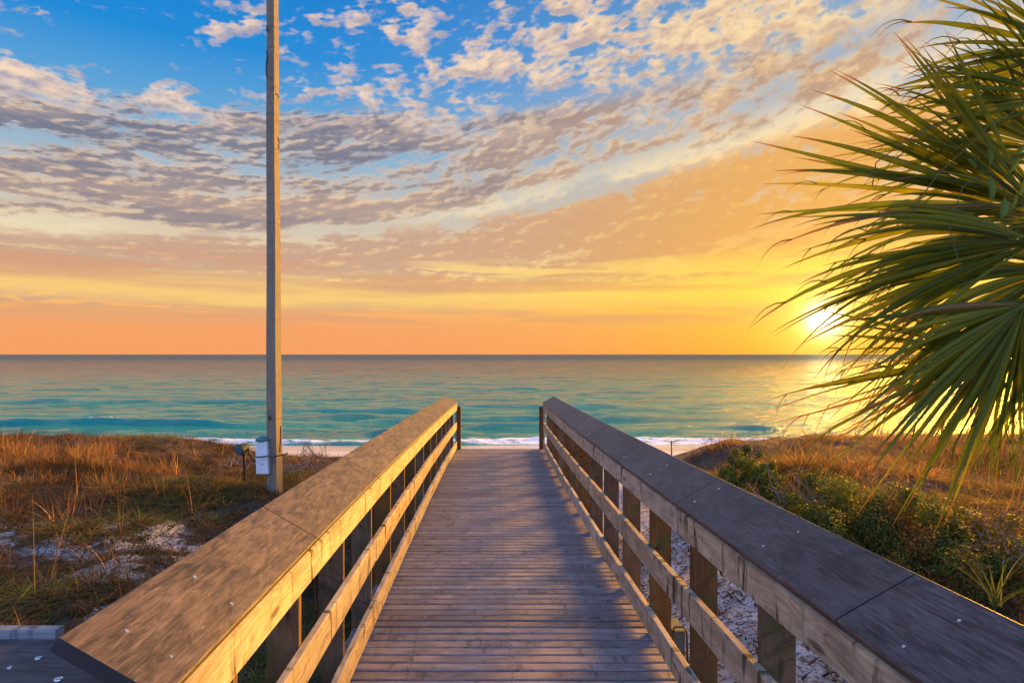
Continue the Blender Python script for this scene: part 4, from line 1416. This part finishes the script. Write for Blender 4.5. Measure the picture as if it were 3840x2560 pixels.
# ------------------------------------------------------------------ palm
def fan(hub, a0, a1, L0, L1, nseg, root, petiole_to, tilt=0.25, droop=0.22, green=1.0, seed=0, yawdepth=0.0, widthk=1.0, split=0.36, thread=0.5):
    """hub: 3D point. a0..a1 degrees (180 = towards -x, 270 = down). L in metres"""
    lr = np.random.default_rng(seed)
    V, Fc, C = [], [], []
    off = 0
    lv = 14
    dth = R(abs(a1 - a0)) / nseg
    for k in range(nseg):
        f_ = (k + 0.5) / nseg
        th = R(a0 + (a1 - a0) * f_ + lr.normal(0, 1.9))
        L = (L0 + (L1 - L0) * f_) * (1 - 0.16 * abs(2 * f_ - 1) ** 2) * lr.uniform(0.74, 1.06)
        dirv = np.array([math.cos(th), 0.0, math.sin(th)])
        # the blade is folded about its costa: outer segments come forward
        depth = tilt * math.sin((f_ - 0.5) * math.pi) + yawdepth + lr.normal(0, 0.11)
        dirv[1] = depth
        dirv /= np.linalg.norm(dirv)
        side = np.cross(dirv, [0, 1, 0])
        side /= np.linalg.norm(side)
        nr = np.cross(side, dirv)
        kd = droop * lr.uniform(0.3, 1.3)
        bend = lr.normal(0, 0.06)
        tint = lr.uniform(0.7, 1.35)
        base_c = np.array([0.066, 0.098, 0.006]) * tint
        if lr.random() > green + (1 - green) * 0.45:
            base_c = np.array([0.14, 0.10, 0.04]) * tint
        elif lr.random() < 0.25:
            base_c = np.array([0.115, 0.135, 0.008]) * tint
        sp_ = split * lr.uniform(0.85, 1.2)
        wmax = min(L * sp_ * dth * 1.12 * widthk, 0.084) * lr.uniform(0.75, 1.1)
        rows_ = []
        for i_ in range(lv):
            t = i_ / (lv - 1)
            p_ = np.array(hub) + dirv * (0.03 + L * t)
            p_ = p_ + side * bend * L * t * t
            p_[2] -= kd * L * t ** 3.2 * (0.35 + abs(math.cos(th)))
            p_ = p_ - dirv * kd * 0.35 * L * t ** 4
            if t < sp_:
                w = wmax * (t / sp_) + 0.003
            else:
                w = wmax * (1 - ((t - sp_) / (1 - sp_)) ** 1.25) * 0.96 + 0.0012
            fold = (0.30 if t < sp_ else 0.42) * w
            rows_.append((p_ - side * w * 0.5 + nr * fold * 0.5, p_ - nr * fold * 0.5, p_ + side * w * 0.5 + nr * fold * 0.5))
        for i_, (a_, b_, c__) in enumerate(rows_):
            V += [a_, b_, c__]
            tt = i_ / (lv - 1)
            cc = base_c * (1.0 - 0.0 * tt)
            if tt > 0.9 and lr.random() < 0.8:
                cc = np.array([0.16, 0.07, 0.03])
            C += [cc * 0.95, cc * 1.25, cc]
        for i_ in range(lv - 1):
            o_ = off + i_ * 3
            Fc.append([o_, o_ + 3, o_ + 4, o_ + 1])
            Fc.append([o_ + 1, o_ + 4, o_ + 5, o_ + 2])
        off += lv * 3
        # split tip and threads
        if lr.random() < thread * 0.75:
            for q_ in range(lr.integers(1, 3)):
                t0_ = lr.uniform(0.62, 0.95)
                i0 = int(t0_ * (lv - 1))
                p0 = rows_[i0][1]
                sgn = lr.choice([-1, 1])
                Lt = lr.uniform(0.12, 0.34)
                dd = dirv + side * sgn * lr.uniform(0.15, 0.7)
                pp = p0.copy()
                for j_ in range(6):
                    w = 0.0055 * (1 - j_ / 6.5)
                    V += [pp - side * w, pp + side * w, pp + nr * w * 0.4]
                    C += [base_c * 0.9] * 3
                    dd = dd + np.array([0, 0, -0.36])
                    dd /= np.linalg.norm(dd)
                    pp = pp + dd * Lt / 5
                for j_ in range(5):
                    o_ = off + j_ * 3
                    Fc.append([o_, o_ + 3, o_ + 5, o_ + 2])
                    Fc.append([o_ + 2, o_ + 5, o_ + 4, o_ + 1])
                off += 18
    fr = np_mesh('frond', np.array(V), np.array(Fc), np.array(C), [M_palm], root, False)
    pm = MB()
    h_ = Vector(tuple(hub))
    e_ = Vector(tuple(petiole_to))
    mid = h_.lerp(e_, 0.5) + Vector((0, 0, 0.06))
    pm.tube([h_ + (h_ - mid).normalized() * 0.12, h_, mid, e_], [0.006, 0.014, 0.017, 0.024], 6, 0, (0.10, 0.13, 0.03))
    pm.build('petiole', [M_palm], fr)
    return fr


crown = pxp(4330, 900, 4.35)
palm = empty('palm_tree', (crown.x, 4.35, float(ground_z(crown.x, 4.35))), 'green fan palm reaching into view from the right edge', 'palm')
pz = palm.location.z
mb = MB()
pts = [(crown.x + 0.02 * math.sin(k), 4.35, pz - 0.1 + (crown.z - pz + 0.1) * k / 14) for k in range(15)]
mb.tube(pts, [0.17 + 0.012 * (k % 2) for k in range(15)], 12)
mb.build('trunk', [M_trunk], palm)
S = 1 / F


def fanp(px, py, Yd, a0, a1, l0, l1, n, **kw):
    h = pxp(px, py, Yd)
    return fan(h, a0, a1, l0 / F * Yd, l1 / F * Yd, n, palm, crown + Vector((0, 0, kw.pop('dz', 0.0))), **kw)


fanp(3845, 1140, 3.85, 178, 296, 1010, 830, 36, seed=1, tilt=0.35, droop=0.07, green=0.95, widthk=1.25)
fanp(3890, 905, 3.95, 163, 212, 1040, 1040, 26, seed=2, tilt=0.20, droop=0.13, green=0.95, widthk=1.6, split=0.45)
fanp(3870, 770, 4.15, 128, 190, 900, 1120, 26, seed=3, tilt=0.25, droop=0.07, green=0.97, widthk=1.5, split=0.42)
fanp(3990, 360, 4.0, 118, 205, 560, 680, 32, seed=4, tilt=0.3, droop=0.10, widthk=1.3)
fanp(3960, 1010, 4.5, 168, 226, 1000, 960, 32, seed=5, tilt=0.2, droop=0.22, green=0.75, thread=0.95, widthk=1.2)
fanp(3740, 1330, 4.7, 158, 218, 780, 860, 24, seed=6, tilt=0.2, droop=0.05, green=0.40, widthk=1.1, thread=0.8)
fanp(4010, 1180, 4.2, 205, 300, 800, 690, 36, seed=7, tilt=0.25, droop=0.05, green=0.6, thread=0.8)
fanp(4010, 620, 4.6, 95, 176, 660, 880, 34, seed=8, tilt=0.3, droop=0.10, widthk=1.2)
fanp(4600, 700, 4.4, 60, -70, 760, 760, 30, seed=9, tilt=0.3, droop=0.15)
fanp(4450, 420, 4.7, 130, 20, 700, 700, 28, seed=10, tilt=0.3, droop=0.12)
fanp(3980, 830, 4.3, 136, 216, 860, 880, 34, seed=11, tilt=0.3, droop=0.12, thread=0.8, widthk=1.5, split=0.45)
fanp(4060, 980, 4.6, 150, 250, 800, 840, 40, seed=12, tilt=0.3, droop=0.10, widthk=1.6, split=0.5)
fanp(3900, 1120, 4.3, 180, 264, 680, 680, 28, seed=13, tilt=0.3, droop=0.08, widthk=1.6, split=0.5)
fanp(4020, 190, 4.1, 118, 218, 600, 700, 26, seed=15, tilt=0.3, droop=0.10, widthk=1.4, thread=0.6)
fanp(3940, 560, 4.25, 132, 196, 700, 860, 28, seed=14, tilt=0.3, droop=0.10, widthk=1.4, thread=0.7)

# vine over the fronds
vi = empty('climbing_vine', tuple(pxp(3790, 900, 3.7)), 'thin climbing vine with small oval leaves over the palm fronds', 'vine')
mb = MB()
for pth in ([(3600, 1000), (3560, 860), (3610, 700), (3710, 640), (3790, 600), (3850, 585)],
            [(3400, 850), (3440, 760), (3520, 650), (3620, 560), (3700, 480), (3800, 420)],
            [(3700, 640), (3760, 700), (3800, 780), (3790, 860)], [(3850, 760), (3790, 810), (3770, 850), (3790, 900)],
            [(3270, 700), (3285, 610), (3380, 540), (3500, 470), (3600, 430)]):
    mb.tube([pxp(a, b, 3.66 + 0.01 * i) for i, (a, b) in enumerate(pth)], 0.0035, 5, 0, (0.13, 0.12, 0.05))
mb.build('stem', [M_grass], vi)
mb = MB()
for (px, py, w, h, an) in ((3712, 705, 14, 52, 4), (3760, 780, 17, 42, -10), (3708, 590, 9, 36, 3), (3800, 620, 10, 34, -35), (3830, 700, 9, 40, -20),
                           (3795, 760, 8, 40, -25), (3640, 615, 8, 30, 40), (3825, 560, 10, 30, -45), (3680, 650, 7, 24, 60)):
    c0 = pxp(px, py, 3.64)
    k = 3.64 / F
    ca_, sa_ = math.cos(R(an)), math.sin(R(an))
    outl = [(0, 1), (0.7, 0.55), (1, 0), (0.75, -0.6), (0, -1), (-0.75, -0.6), (-1, 0), (-0.7, 0.55)]
    rim = []
    for a, b in outl:
        X_, Z_ = a * w * k, b * h * k
        rim.append(c0 + Vector((X_ * ca_ - Z_ * sa_, -0.02 * abs(a), X_ * sa_ + Z_ * ca_)))
    for a in range(4):
        i1, i2 = a, a + 1
    for a in range(8):
        mb.poly([c0, rim[a], rim[(a + 1) % 8]], None, 0, (0.10, 0.17, 0.04))
mb.build('leaves', [M_leaf], vi)
